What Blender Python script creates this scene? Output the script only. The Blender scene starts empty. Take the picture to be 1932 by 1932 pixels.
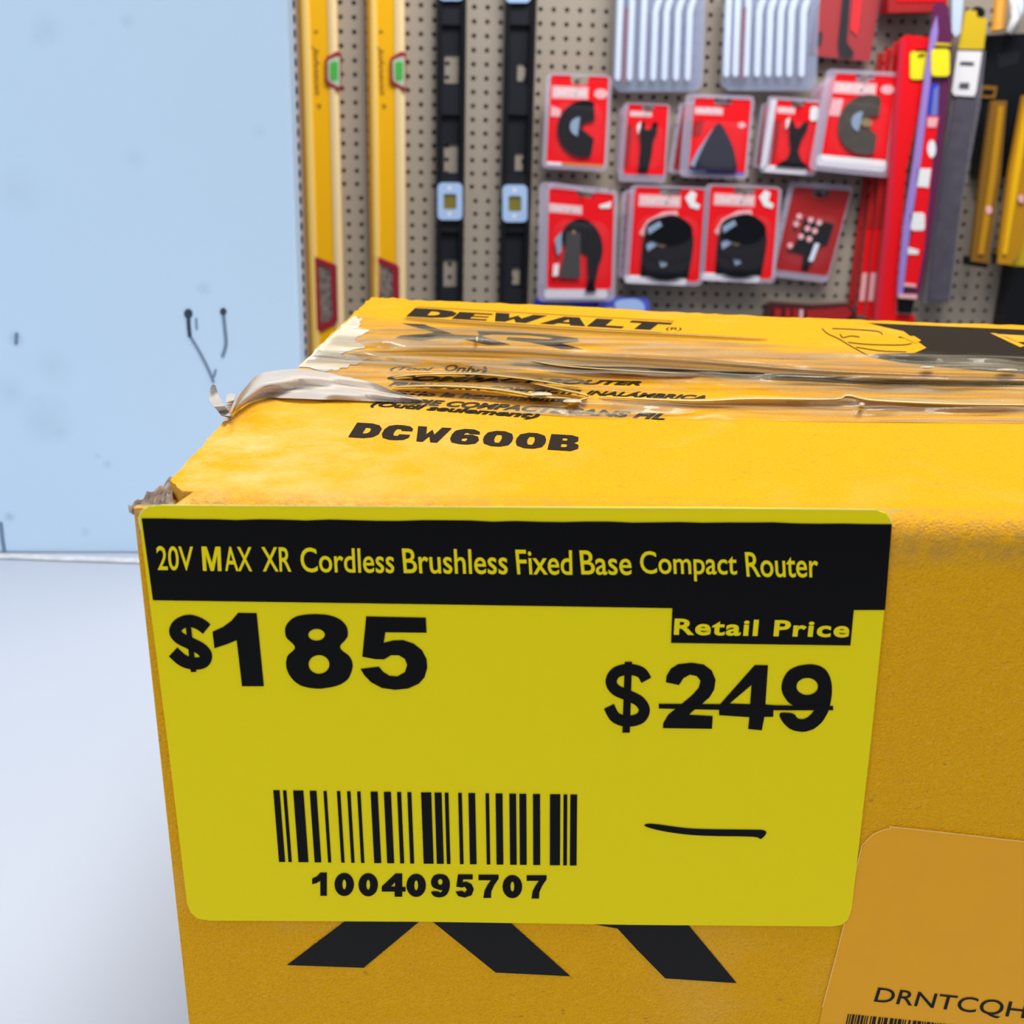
import bpy, bmesh, math, random
import numpy as np
from mathutils import Vector
from mathutils.geometry import tessellate_polygon
random.seed(7)
sc = bpy.context.scene
COL = sc.collection
CZ = 0.96                      # camera height above the floor

# ------------------------------------------------------------------ camera
PITCH, ROLL, YAW, FPX = .33290, .0272, .0711, 2119.8
F = np.array([math.sin(YAW)*math.cos(PITCH), math.cos(YAW)*math.cos(PITCH), -math.sin(PITCH)])
R0 = np.array([math.cos(YAW), -math.sin(YAW), 0.]); U0 = np.cross(R0, F)
RV = math.cos(ROLL)*R0 + math.sin(ROLL)*U0; UV = np.cross(RV, F)
cd = bpy.data.cameras.new('camera'); cam = bpy.data.objects.new('camera', cd); COL.objects.link(cam)
from mathutils import Matrix
cam.matrix_world = Matrix(((RV[0], UV[0], -F[0], 0), (RV[1], UV[1], -F[1], 0), (RV[2], UV[2], -F[2], CZ), (0, 0, 0, 1)))
cd.sensor_width = 36; cd.lens = FPX/1932*36; cd.clip_start = .01; cd.clip_end = 50
cd.dof.use_dof = True; cd.dof.focus_distance = .20; cd.dof.aperture_fstop = 42
sc.camera = cam

# ------------------------------------------------------------------ world and lights
w = bpy.data.worlds.new('world'); sc.world = w; w.use_nodes = True
bg = w.node_tree.nodes['Background']; bg.inputs[1].default_value = 1
_t = w.node_tree.nodes.new('ShaderNodeTexCoord'); _s = w.node_tree.nodes.new('ShaderNodeSeparateXYZ'); _r = w.node_tree.nodes.new('ShaderNodeValToRGB')
w.node_tree.links.new(_t.outputs['Generated'], _s.inputs[0]); w.node_tree.links.new(_s.outputs['Z'], _r.inputs[0]); w.node_tree.links.new(_r.outputs[0], bg.inputs[0])
_r.color_ramp.elements[0].position = .0; _r.color_ramp.elements[0].color = (.085, .09, .10, 1)
_r.color_ramp.elements[1].position = .55; _r.color_ramp.elements[1].color = (.30, .34, .40, 1)   # dim shop below, pale ceiling above
def area(name, loc, target, sx, sy, power, color):
    l = bpy.data.lights.new(name, 'AREA'); l.shape = 'RECTANGLE'; l.size = sx; l.size_y = sy
    l.energy = power; l.color = color
    o = bpy.data.objects.new(name, l); COL.objects.link(o); o.location = loc
    o.rotation_euler = (Vector(target)-Vector(loc)).to_track_quat('-Z', 'Y').to_euler()
    return o
area('ceiling_lamp', (.5, .35, 2.9), (.2, .3, 0), 1.6, 1.0, 49, (1, .96, .9))
area('wall_lamp', (.6, 1.6, 2.0), (.55, 2.34, 1.0), 1.1, .2, 14, (1, .95, .88))
area('daylight_window', (-.75, -.75, 1.9), (0, 1.0, .95), 1.1, 1.0, 9, (.84, .92, 1))
sc.view_settings.view_transform = 'Standard'; sc.view_settings.look = 'None'
sc.view_settings.gamma = 1; sc.view_settings.use_curve_mapping = False
sc.view_settings.exposure = .3

# ------------------------------------------------------------------ geometry helpers
def ray(x, y): return F + RV*(x-966)/FPX - UV*(y-966)/FPX
O = np.array([0, 0, CZ])
def onplane(x, y, P, n):
    d = ray(x, y); return O + d*(np.dot(P-O, n)/np.dot(d, n))
class Plane:
    def __init__(s, P, n): s.P = np.array(P, float); s.n = np.array(n, float)/np.linalg.norm(n)
    def at(s, x, y, off=0): return onplane(x, y, s.P + s.n*off, s.n)      # off: towards the viewer side
DW = 2.3411
ZT = CZ-.05; ZTAB = CZ-.21
TOP = Plane((0, 0, ZT), (0, 0, 1)); WALL = Plane((0, DW, 0), (0, -1, 0))
TABLE = Plane((0, 0, ZTAB), (0, 0, 1)); PANEL = Plane((0, .54, 0), (0, -1, 0))
E0 = TOP.at(250, 938); E1 = TOP.at(1932, 985)
_dn = RV*(850-966)/FPX - UV*(6500-966)/FPX + F; _dn /= np.linalg.norm(_dn)
EU = (E1-E0)/np.linalg.norm(E1-E0)
_n = np.cross(EU, _dn); _n = _n if _n[1] < 0 else -_n
FRONT = Plane(E0, _n); FDN = _dn

def homog(q):
    A = []; b = []
    for (u, v), (x, y) in zip(((0, 0), (1, 0), (1, 1), (0, 1)), q):
        A += [[u, v, 1, 0, 0, 0, -u*x, -v*x], [0, 0, 0, u, v, 1, -u*y, -v*y]]; b += [x, y]
    h = np.append(np.linalg.solve(np.array(A, float), np.array(b, float)), 1).reshape(3, 3)
    def f(u, v):
        p = h @ np.array([u, v, 1.]); return p[0]/p[2], p[1]/p[2]
    return f

def link(name, verts, faces, mat, parent=None, smooth=False, mats=None, midx=None):
    me = bpy.data.meshes.new(name)
    off = np.array(parent.matrix_world.translation) if parent is not None and not parent.parent else (np.array(parent['_o']) if parent is not None else np.zeros(3))
    me.from_pydata([tuple(np.array(v)-off) for v in verts], [], faces); me.update()
    o = bpy.data.objects.new(name, me); COL.objects.link(o)
    if parent is not None: o.parent = parent; o['_o'] = tuple(off)
    for m in (mats or [mat]): me.materials.append(m)
    if midx:
        for p, i in zip(me.polygons, midx): p.material_index = i
    if smooth:
        for p in me.polygons: p.use_smooth = True
    return o
def thing(name, label, cat, loc, group=None):
    o = bpy.data.objects.new(name, None); COL.objects.link(o); o.location = tuple(loc); o.empty_display_size = .02
    o['label'] = label; o['category'] = cat
    if group: o['group'] = group
    bpy.context.view_layer.update()
    return o
def tag(o, label, cat, group=None):
    o['label'] = label; o['category'] = cat
    if group: o['group'] = group
    return o
def struct(o): o['kind'] = 'structure'; return o

def tri(loops):
    """triangulate loops of 2D points (first outer, rest holes) -> flat verts, faces"""
    flat = [p for l in loops for p in l]
    f = tessellate_polygon([[Vector((p[0], p[1], 0)) for p in l] for l in loops])
    return flat, [tuple(t) for t in f]
def spline(pts, n=6, closed=True):
    pts = [np.array(p, float) for p in pts]; N = len(pts); out = []
    for i in range(N if closed else N-1):
        p0 = pts[(i-1) % N] if closed or i > 0 else pts[0]; p1 = pts[i]; p2 = pts[(i+1) % N]
        p3 = pts[(i+2) % N] if closed or i+2 < N else pts[-1]
        for k in range(n):
            t = k/n
            out.append(tuple(.5*((2*p1)+(-p0+p2)*t+(2*p0-5*p1+4*p2-p3)*t*t+(-p0+3*p1-3*p2+p3)*t**3)))
    if not closed: out.append(tuple(pts[-1]))
    return out
def ell(cx, cy, rx, ry, n=28, a0=0, a1=2*math.pi, full=True):
    return [(cx+rx*math.cos(a0+(a1-a0)*i/(n if full else n-1)), cy+ry*math.sin(a0+(a1-a0)*i/(n if full else n-1))) for i in range(n)]
def stroke(pts, wd, n=5):
    c = spline(pts, n, False); L = []; Rr = []
    for i, p in enumerate(c):
        a = np.array(c[max(0, i-1)]); b = np.array(c[min(len(c)-1, i+1)]); d = b-a; d /= (np.linalg.norm(d) or 1)
        nn = np.array([-d[1], d[0]])*wd/2
        L.append(tuple(np.array(p)+nn)); Rr.append(tuple(np.array(p)-nn))
    vs = L+Rr; N = len(c)
    return vs, [(i, i+1, N+i+1, N+i) for i in range(N-1)]
def rrect(x0, y0, x1, y1, r, n=5, ry=None):
    ry = ry or r; out = []
    for cx, cy, a in ((x1-r, y0+ry, -90), (x1-r, y1-ry, 0), (x0+r, y1-ry, 90), (x0+r, y0+ry, 180)):
        for k in range(n+1):
            t = math.radians(a+90*k/n); out.append((cx+r*math.cos(t), cy+ry*math.sin(t)))
    return out
class Ink:
    """flat printing collected from 2D shapes mapped by a function into 3D"""
    def __init__(s): s.v = []; s.f = []
    def add(s, vs, fs, mp):
        b = len(s.v); s.v += [mp(*p) for p in vs]; s.f += [tuple(i+b for i in f) for f in fs]
    def poly(s, loops, mp): s.add(*tri(loops), mp)
    def make(s, name, mat, parent): return link(name, s.v, s.f, mat, parent)
_tc = {}
def text2d(t, offset=0, spacing=1., shear=0):
    """text -> verts in the unit box (v down), triangles, aspect"""
    k = (t, offset, spacing, shear)
    if k in _tc: return _tc[k]
    c = bpy.data.curves.new('t', 'FONT'); c.body = t; c.size = 1; c.offset = offset; c.space_character = spacing; c.shear = shear
    c.resolution_u = 4; c.fill_mode = 'FRONT'
    o = bpy.data.objects.new('t', c); COL.objects.link(o); dg = bpy.context.evaluated_depsgraph_get()
    me = bpy.data.meshes.new_from_object(o.evaluated_get(dg))
    P = [(v.co.x, v.co.y) for v in me.vertices]; fs = [tuple(p.vertices) for p in me.polygons]
    bpy.data.objects.remove(o); bpy.data.curves.remove(c); bpy.data.meshes.remove(me)
    x0 = min(p[0] for p in P); x1 = max(p[0] for p in P); y0 = min(p[1] for p in P); y1 = max(p[1] for p in P)
    _tc[k] = ([((p[0]-x0)/(x1-x0), 1-(p[1]-y0)/(y1-y0)) for p in P], fs)
    return _tc[k]
def put_text(ink, t, quad, plane, off, **kw):
    h = homog(quad); v, f = text2d(t, **kw)
    ink.add(v, f, lambda a, b: plane.at(*h(a, b), off))
def prism(loop, dirv, holes=()):
    """3D loop (list of points) extruded by dirv, caps triangulated through their own 2D coords"""
    pass
def slab(name, px, plane, off, thick, mat, parent=None, holes=()):
    """outline in pixels laid on plane at off, extruded back (away from viewer) by thick"""
    flat, fs = tri([px]+list(holes)); N = len(flat)
    fr = [plane.at(x, y, off) for x, y in flat]; bk = [p-plane.n*thick for p in fr]
    faces = [tuple(f) for f in fs]+[tuple(i+N for i in reversed(f)) for f in fs]
    b = 0
    for l in [px]+list(holes):
        m = len(l)
        for i in range(m): j = (i+1) % m; faces.append((b+i, b+j, N+b+j, N+b+i))
        b += m
    o = link(name, fr+bk, faces, mat, parent); fixn(o); return o
def fixn(o):
    bm = bmesh.new(); bm.from_mesh(o.data); bmesh.ops.recalc_face_normals(bm, faces=bm.faces); bm.to_mesh(o.data); bm.free()
def boxes(name, lst, mat, parent=None, bevel=0):
    v = []; f = []
    for x0, y0, z0, x1, y1, z1 in lst:
        b = len(v); v += [(x, y, z) for z in (z0, z1) for y in (y0, y1) for x in (x0, x1)]
        f += [tuple(b+i for i in q) for q in ((0, 2, 3, 1), (4, 5, 7, 6), (0, 1, 5, 4), (2, 6, 7, 3), (0, 4, 6, 2), (1, 3, 7, 5))]
    o = link(name, v, f, mat, parent)
    if bevel:
        m = o.modifiers.new('b', 'BEVEL'); m.width = bevel; m.segments = 3
    return o
def tube(name, pts, r, mat, parent=None, n=10):
    pts = [np.array(p, float) for p in pts]; v = []; f = []
    for i, p in enumerate(pts):
        d = pts[min(i+1, len(pts)-1)]-pts[max(i-1, 0)]; d /= np.linalg.norm(d)
        a = np.cross(d, (0, 0, 1) if abs(d[2]) < .9 else (1, 0, 0)); a /= np.linalg.norm(a); b = np.cross(d, a)
        for k in range(n): t = 2*math.pi*k/n; v.append(p+(a*math.cos(t)+b*math.sin(t))*r)
    for i in range(len(pts)-1):
        for k in range(n): f.append((i*n+k, i*n+(k+1) % n, (i+1)*n+(k+1) % n, (i+1)*n+k))
    f += [tuple(range(n))[::-1], tuple(range((len(pts)-1)*n, len(pts)*n))]
    return link(name, v, f, mat, parent, smooth=True)

# ------------------------------------------------------------------ materials
def mat(name, col, rough=.5, metal=0, spec=.5, noise=None, bump=None, trans=0, alpha=1, coat=0, emit=None, sheen=0):
    """noise=(scale, amount, second colour); bump=(scale, strength, dist)"""
    m = bpy.data.materials.new(name); m.use_nodes = True; nt = m.node_tree; b = nt.nodes['Principled BSDF']
    b.inputs['Base Color'].default_value = (*col, 1); b.inputs['Roughness'].default_value = rough
    b.inputs['Metallic'].default_value = metal; b.inputs['Specular IOR Level'].default_value = spec
    b.inputs['Transmission Weight'].default_value = trans; b.inputs['Alpha'].default_value = alpha
    b.inputs['Coat Weight'].default_value = coat
    tc = nt.nodes.new('ShaderNodeTexCoord')
    if noise:
        n = nt.nodes.new('ShaderNodeTexNoise'); n.inputs['Scale'].default_value = noise[0]; n.inputs['Detail'].default_value = 5
        r = nt.nodes.new('ShaderNodeMapRange'); r.inputs[1].default_value = .35; r.inputs[2].default_value = .7; r.inputs[4].default_value = noise[1]
        x = nt.nodes.new('ShaderNodeMix'); x.data_type = 'RGBA'; x.inputs[6].default_value = (*col, 1); x.inputs[7].default_value = (*noise[2], 1)
        nt.links.new(tc.outputs['Object'], n.inputs['Vector']); nt.links.new(n.outputs[0], r.inputs[0])
        nt.links.new(r.outputs[0], x.inputs[0]); nt.links.new(x.outputs[2], b.inputs['Base Color'])
    if bump:
        n = nt.nodes.new('ShaderNodeTexNoise'); n.inputs['Scale'].default_value = bump[0]; n.inputs['Detail'].default_value = 6
        u = nt.nodes.new('ShaderNodeBump'); u.inputs['Strength'].default_value = bump[1]; u.inputs['Distance'].default_value = bump[2]
        nt.links.new(tc.outputs['Object'], n.inputs['Vector']); nt.links.new(n.outputs[0], u.inputs['Height']); nt.links.new(u.outputs[0], b.inputs['Normal'])
    return m
def film(name, col, fac, rough=.15, stretch=(1, 1, 1), scale=0, lo=0, hi=1, bumpd=0):
    """clear plastic: transparent mixed with a glossy film; the share of film may vary with a stretched noise"""
    m = bpy.data.materials.new(name); m.use_nodes = True; nt = m.node_tree; b = nt.nodes['Principled BSDF']; out = nt.nodes['Material Output']
    b.inputs['Base Color'].default_value = (*col, 1); b.inputs['Roughness'].default_value = rough; b.inputs['Specular IOR Level'].default_value = .8
    t = nt.nodes.new('ShaderNodeBsdfTransparent'); x = nt.nodes.new('ShaderNodeMixShader'); x.inputs[0].default_value = fac
    nt.links.new(t.outputs[0], x.inputs[1]); nt.links.new(b.outputs[0], x.inputs[2]); nt.links.new(x.outputs[0], out.inputs[0])
    if scale:
        tc = nt.nodes.new('ShaderNodeTexCoord'); mp = nt.nodes.new('ShaderNodeMapping'); mp.inputs['Scale'].default_value = stretch
        n = nt.nodes.new('ShaderNodeTexNoise'); n.inputs['Scale'].default_value = scale; n.inputs['Detail'].default_value = 4; n.inputs['Distortion'].default_value = .6
        r = nt.nodes.new('ShaderNodeMapRange'); r.inputs[1].default_value = .36; r.inputs[2].default_value = .66; r.inputs[3].default_value = lo; r.inputs[4].default_value = hi
        nt.links.new(tc.outputs['Object'], mp.inputs[0]); nt.links.new(mp.outputs[0], n.inputs['Vector']); nt.links.new(n.outputs[0], r.inputs[0]); nt.links.new(r.outputs[0], x.inputs[0])
        if bumpd:
            u = nt.nodes.new('ShaderNodeBump'); u.inputs['Strength'].default_value = 1; u.inputs['Distance'].default_value = bumpd
            nt.links.new(n.outputs[0], u.inputs['Height']); nt.links.new(u.outputs[0], b.inputs['Normal'])
    return m

CARD = (.84, .40, .004)
M = dict(
    card=mat('yellow_printed_cardboard', CARD, .62, noise=(160, .35, (.78, .35, .008)), bump=(2600, .8, .0005), spec=.08),
    kraft=mat('grey_brown_kraft', (.34, .25, .19), .9, noise=(420, .95, (.09, .05, .035)), bump=(500, .8, .0008)),
    paper=mat('torn_white_paper', (.72, .66, .56), .7, noise=(220, .6, (.80, .52, .2)), bump=(300, .5, .0004)),
    ink=mat('dark_brown_ink', (.022, .015, .010), .7, noise=(700, .5, (.032, .021, .013)), spec=.07),
    inkf=mat('charcoal_ink', (.010, .009, .009), .5, spec=.12),
    black=mat('thermal_black', (.003, .0026, .003), .45, spec=.09),
    sticker=mat('yellow_label_paper', (.86, .67, .004), .5, spec=.10, bump=(1500, .06, .0001)),
    edge=mat('pale_label_edge', (.9, .85, .3), .5),
    clearlab=mat('clear_amber_label', (.84, .37, .012), .45, noise=(140, .3, (.76, .33, .02)), spec=.15),
    table=mat('white_laminate', (.46, .49, .56), .55, noise=(9, .35, (.42, .45, .52)), bump=(30, .05, .0004)),
    wallm=mat('dark_hole_backing', (.10, .09, .08), .8),  # dark, so the shade behind the peg holes sits in its colour
    floor=mat('grey_concrete', (.22, .22, .23), .7, noise=(6, .6, (.28, .28, .29))),
    lev=mat('yellow_powder_coat', (.85, .48, .006), .32, spec=.5),
    levc=mat('deep_yellow_web', (.84, .43, .003), .45, spec=.25),
    levp=mat('yellow_edge_highlight', (.86, .66, .36), .22, spec=.7),  # highlight on the right flange, painted as a paler yellow
    levd=mat('yellow_edge_shade', (.55, .25, .01), .4),  # shading of the left edge, painted as darker orange
    levt=mat('brown_print', (.20, .085, .003), .5),
    burg=mat('burgundy_plastic', (.30, .012, .03), .3),
    green=mat('green_vial', (.07, .42, .06), .15, spec=.7),
    vialbed=mat('pale_green_vial_bed', (.42, .55, .40), .25),
    blk=mat('black_enamel', (.008, .009, .012), .35, spec=.25),
    blkw=mat('black_web', (.014, .016, .022), .4, spec=.25),
    ice=mat('ice_blue_plastic', (.38, .54, .84), .3),
    vial=mat('olive_vial', (.20, .17, .03), .2),
    red=mat('red_card', (.80, .004, .010), .5, spec=.25),
    dred=mat('dark_red_card', (.36, .010, .012), .45),
    pink=mat('pink_white_print', (.82, .42, .46), .5),
    white=mat('white_print', (.80, .80, .84), .45),
    tool=mat('black_steel', (.003, .0035, .006), .3, spec=.35),
    navy=mat('navy_sanding_felt', (.010, .010, .03), .8),
    bronze=mat('brown_grey_steel', (.10, .085, .07), .35, metal=.3, noise=(60, .6, (.05, .045, .04))),
    hub=mat('brass_hub', (.55, .38, .2), .3, metal=.6),
    silver=mat('pale_steel', (.68, .78, .95), .35),
    glint=mat('bright_steel_glint', (.45, .60, .85), .2, metal=.5),  # pale steel, also the highlights painted on blade edges
    orange=mat('orange_strip', (.55, .2, .06), .5),
    blue=mat('royal_blue_plastic', (.03, .05, .55), .3),
    bluep=mat('light_blue_plastic', (.35, .5, .85), .3),
    purple=mat('violet_sleeve', (.32, .22, .62), .3),
    grey=mat('grey_violet_mesh', (.085, .078, .11), .6, noise=(40, .8, (.055, .05, .075))),
    yel=mat('tag_yellow', (.86, .76, .01), .5),
    gold=mat('golden_card', (.66, .46, .01), .5),
    clamp=mat('amber_bar', (.50, .24, .006), .4),
    clampd=mat('dark_amber_bar', (.22, .10, .004), .5),
    hookm=mat('zinc_wire', (.5, .5, .52), .3, metal=.9),
    skin=film('clear_clamshell', (.80, .78, .92), .02, .06),
    skinw=film('clear_clamshell_rim', (.66, .60, .80), .30, .1),
    skinb=film('blue_clear_clamshell', (.28, .33, .50), .45, .12),
    tape=film('wrinkled_packing_tape', (.44, .37, .26), .5, .09, (9, 75, 20), 2.4, .0, .66, .0014),
    lift=film('grimy_tape_underside', (.50, .44, .38), .95, .5, (1, 1, 1), 140, .86, .98, .0002),
    cord=mat('orange_and_white_cord', (.85, .40, .05), .5),
)
def peg_mat():
    return mat('perforated_hardboard', (.35, .305, .255), .36, spec=.55, noise=(3, .35, (.29, .25, .21)))
M['peg'] = peg_mat()
def wear(m):
    nt = m.node_tree; b = nt.nodes['Principled BSDF']; src = b.inputs['Base Color'].links[0].from_socket; tc = nt.nodes['Texture Coordinate']
    for sc_, lo, hi, c, amt, st in ((26, .52, .72, (.86, .46, .10), .55, (1, 1, 1)), (330, .64, .72, (.40, .19, .03), .7, (1, 2.2, 2.2)), (2400, .50, .72, (.62, .27, .01), .6, (1, 1, 1)), (1500, .52, .75, (.90, .47, .05), .6, (1, 1, 1))):
        mp = nt.nodes.new('ShaderNodeMapping'); mp.inputs['Scale'].default_value = st
        n = nt.nodes.new('ShaderNodeTexNoise'); n.inputs['Scale'].default_value = sc_; n.inputs['Detail'].default_value = 6; n.inputs['Roughness'].default_value = .62; n.inputs['Distortion'].default_value = .5
        r = nt.nodes.new('ShaderNodeMapRange'); r.inputs[1].default_value = lo; r.inputs[2].default_value = hi; r.inputs[4].default_value = amt
        x = nt.nodes.new('ShaderNodeMix'); x.data_type = 'RGBA'; x.inputs[7].default_value = (*c, 1)
        nt.links.new(tc.outputs['Object'], mp.inputs[0]); nt.links.new(mp.outputs[0], n.inputs['Vector']); nt.links.new(n.outputs[0], r.inputs[0]); nt.links.new(r.outputs[0], x.inputs[0]); nt.links.new(src, x.inputs[6]); src = x.outputs[2]
    # rubbed kraft along the front fold and a pale scuffed patch on the left of the flap
    g = nt.nodes.new('ShaderNodeNewGeometry')
    def lin(vec, off, a0, a1):
        sb = nt.nodes.new('ShaderNodeVectorMath'); sb.operation = 'SUBTRACT'; sb.inputs[1].default_value = tuple(off); nt.links.new(g.outputs['Position'], sb.inputs[0])
        d = nt.nodes.new('ShaderNodeVectorMath'); d.operation = 'DOT_PRODUCT'; d.inputs[1].default_value = tuple(vec); nt.links.new(sb.outputs[0], d.inputs[0])
        r = nt.nodes.new('ShaderNodeMapRange'); r.inputs[1].default_value = a0; r.inputs[2].default_value = a1; r.inputs[3].default_value = 1; r.inputs[4].default_value = 0
        nt.links.new(d.outputs['Value'], r.inputs[0]); return r.outputs[0]
    def mul(a, b_):
        m_ = nt.nodes.new('ShaderNodeMath'); m_.operation = 'MULTIPLY'; nt.links.new(a, m_.inputs[0])
        if isinstance(b_, float): m_.inputs[1].default_value = b_
        else: nt.links.new(b_, m_.inputs[1])
        return m_.outputs[0]
    def nz(sc_, lo, hi):
        n = nt.nodes.new('ShaderNodeTexNoise'); n.inputs['Scale'].default_value = sc_; n.inputs['Detail'].default_value = 7; n.inputs['Roughness'].default_value = .7; nt.links.new(tc.outputs['Object'], n.inputs['Vector'])
        r = nt.nodes.new('ShaderNodeMapRange'); r.inputs[1].default_value = lo; r.inputs[2].default_value = hi; nt.links.new(n.outputs[0], r.inputs[0]); return r.outputs[0]
    inn = (-EU[1], EU[0], 0)
    fold_m = mul(mul(mul(lin(inn, E0, .0015, .0065), lin((0, 0, -1), (0, 0, ZT-.004), .001, .004)), nz(520, .36, .60)), .6)
    scuff = mul(mul(lin((0, 0, -1), (0, 0, ZT), .004, .008), lin(EU, E0, .012, .055)), .75)
    scuff = mul(mul(scuff, lin(inn, E0, .035, .06)), nz(90, .40, .66))
    for m_, c in ((scuff, (.92, .56, .20)), (fold_m, (.50, .26, .06))):
        x = nt.nodes.new('ShaderNodeMix'); x.data_type = 'RGBA'; x.inputs[7].default_value = (*c, 1); nt.links.new(m_, x.inputs[0]); nt.links.new(src, x.inputs[6]); src = x.outputs[2]
    nt.links.new(src, b.inputs['Base Color'])
wear(M['card'])
M['hole'] = mat('slot_shade', (.03, .028, .026), .9)  # shade inside the rail slots, painted as a dark backing

# card material gets wear towards its folded front edge: a scuffed patch with its own shape
def panel_mat():
    m = mat('pale_blue_board', (.60, .78, .96), .5, spec=.3, bump=(25, .06, .0006)); nt = m.node_tree; b = nt.nodes['Principled BSDF']
    g = nt.nodes.new('ShaderNodeNewGeometry'); last = None
    col = nt.nodes.new('ShaderNodeMix'); col.data_type = 'RGBA'; col.inputs[6].default_value = (.60, .78, .96, 1); col.inputs[7].default_value = (.26, .36, .44, 1)
    nz = nt.nodes.new('ShaderNodeTexNoise'); nz.inputs['Scale'].default_value = 60; nt.links.new(g.outputs['Position'], nz.inputs['Vector'])
    for (x, y, r, a) in ((85, 795, 30, .22), (20, 740, 20, .16), (100, 690, 22, .14), (30, 638, 9, .5), (383, 545, 9, .3), (88, 55, 16, .18), (255, 298, 12, .12), (30, 360, 26, .1), (202, 876, 6, .3), (184, 860, 5, .2), (18, 975, 6, .5), (240, 40, 8, .2), (160, 1003, 6, .25), (490, 250, 8, .12), (75, 70, 12, .15), (110, 815, 14, .2)):
        p = PANEL.at(x, y)
        d = nt.nodes.new('ShaderNodeVectorMath'); d.operation = 'DISTANCE'; d.inputs[1].default_value = tuple(p); nt.links.new(g.outputs['Position'], d.inputs[0])
        ad = nt.nodes.new('ShaderNodeMath'); ad.operation = 'MULTIPLY_ADD'; ad.inputs[1].default_value = .006*r/15; nt.links.new(nz.outputs[0], ad.inputs[0]); nt.links.new(d.outputs['Value'], ad.inputs[2])
        rg = nt.nodes.new('ShaderNodeMapRange'); R = r/FPX*.56+.003*r/15
        rg.inputs[1].default_value = R*1.5; rg.inputs[2].default_value = R*.3; rg.inputs[3].default_value = 0; rg.inputs[4].default_value = a; nt.links.new(ad.outputs[0], rg.inputs[0])
        if last is None: last = rg
        else:
            mx = nt.nodes.new('ShaderNodeMath'); mx.operation = 'MAXIMUM'; nt.links.new(last.outputs[0], mx.inputs[0]); nt.links.new(rg.outputs[0], mx.inputs[1]); last = mx
    nt.links.new(last.outputs[0], col.inputs[0]); nt.links.new(col.outputs[2], b.inputs['Base Color'])
    return m
M['panel'] = panel_mat()

# ------------------------------------------------------------------ the setting
struct(boxes('floor', [(-3, -2, -.05, 4, 2.5, 0)], M['floor']))
struct(boxes('wall_back', [(-3, DW+.022, 0, 4, DW+.1, 3)], M['wallm']))

# pegboards with real holes on a one inch grid
def pegboard(x0, z0, i0, i1, j0, j1, label, edge=.0127):
    P = .0254; r = .0046; v = []; f = []; v2 = {}
    def V(p):
        k = (round(p[0], 6), round(p[1], 6), round(p[2], 6))
        if k not in v2: v2[k] = len(v); v.append(p)
        return v2[k]
    K = 8
    for i in range(i0, i1+1):
        for j in range(j0, j1+1):
            cx = x0+i*P; cz = z0-j*P; ring = []; sq = []
            for k in range(K):
                a = 2*math.pi*(k+.5)/K; ring.append((cx+r*math.cos(a), cz+r*math.sin(a)))
            h = P/2
            sqp = [(h, h*.41421), (h*.41421, h), (-h*.41421, h), (-h, h*.41421), (-h, -h*.41421), (-h*.41421, -h), (h*.41421, -h), (h, -h*.41421)]
            for k in range(K): sq.append((cx+sqp[k][0], cz+sqp[k][1]))
            for y in (DW,):
                rg = [V((p[0], y, p[1])) for p in ring]; sg = [V((p[0], y, p[1])) for p in sq]
                rb = [V((p[0], y+.005, p[1])) for p in ring]
                for k in range(K):
                    l = (k+1) % K; f.append((rg[k], rg[l], sg[l], sg[k])); f.append((rg[k], rb[k], rb[l], rg[l]))
                for k, (sx, sz) in zip((0, 2, 4, 6), ((1, 1), (-1, 1), (-1, -1), (1, -1))):
                    # corner triangles of the cell
                    a, b = (k, k+1)
                    f.append((sg[a], V((cx+sx*h, y, cz+sz*h)), sg[b]))
    if j0 < 0:   # the upper sheet reaches down to butt on the lower one
        zb = z0-(j1+.5)*P; b = len(v); v += [(x0+(i0-.5)*P, DW, zb), (x0+(i1+.5)*P, DW, zb), (x0+(i1+.5)*P, DW, zb-.00155), (x0+(i0-.5)*P, DW, zb-.00155)]; f.append((b, b+1, b+2, b+3))
    o = link('pegboard', v, f, M['peg']); 
    bm = bmesh.new(); bm.from_mesh(o.data); bmesh.ops.recalc_face_normals(bm, faces=bm.faces)
    bm.to_mesh(o.data); bm.free()
    m = o.data
    # make sure the front faces the room
    n = sum(p.normal.y*p.area for p in m.polygons)
    if n > 0: m.flip_normals()
    tag(o, label, 'pegboard')
    return o
SEAM = None
pegboard(-.1602, CZ+.2080, -5, 54, -5, 13, 'upper sheet of beige pegboard behind the spirit levels and silver bar packs')
pegboard(-.1526, CZ-.1492, -5, 54, 0, 16, 'lower sheet of beige pegboard, showing bare under the two round-blade packs')
boxs = []
# table
t = thing('table', 'white topped table the yellow carton stands on', 'table', (0, .1, 0))
boxes('tabletop', [(-.9, -.25, ZTAB-.03, .9, .565, ZTAB)], M['table'], t, .002)
for sx in (-.85, .8):
    for sy in (-.2, .5): boxes('leg', [(sx, sy, 0, sx+.05, sy+.05, ZTAB-.03)], M['white'], t)
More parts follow.
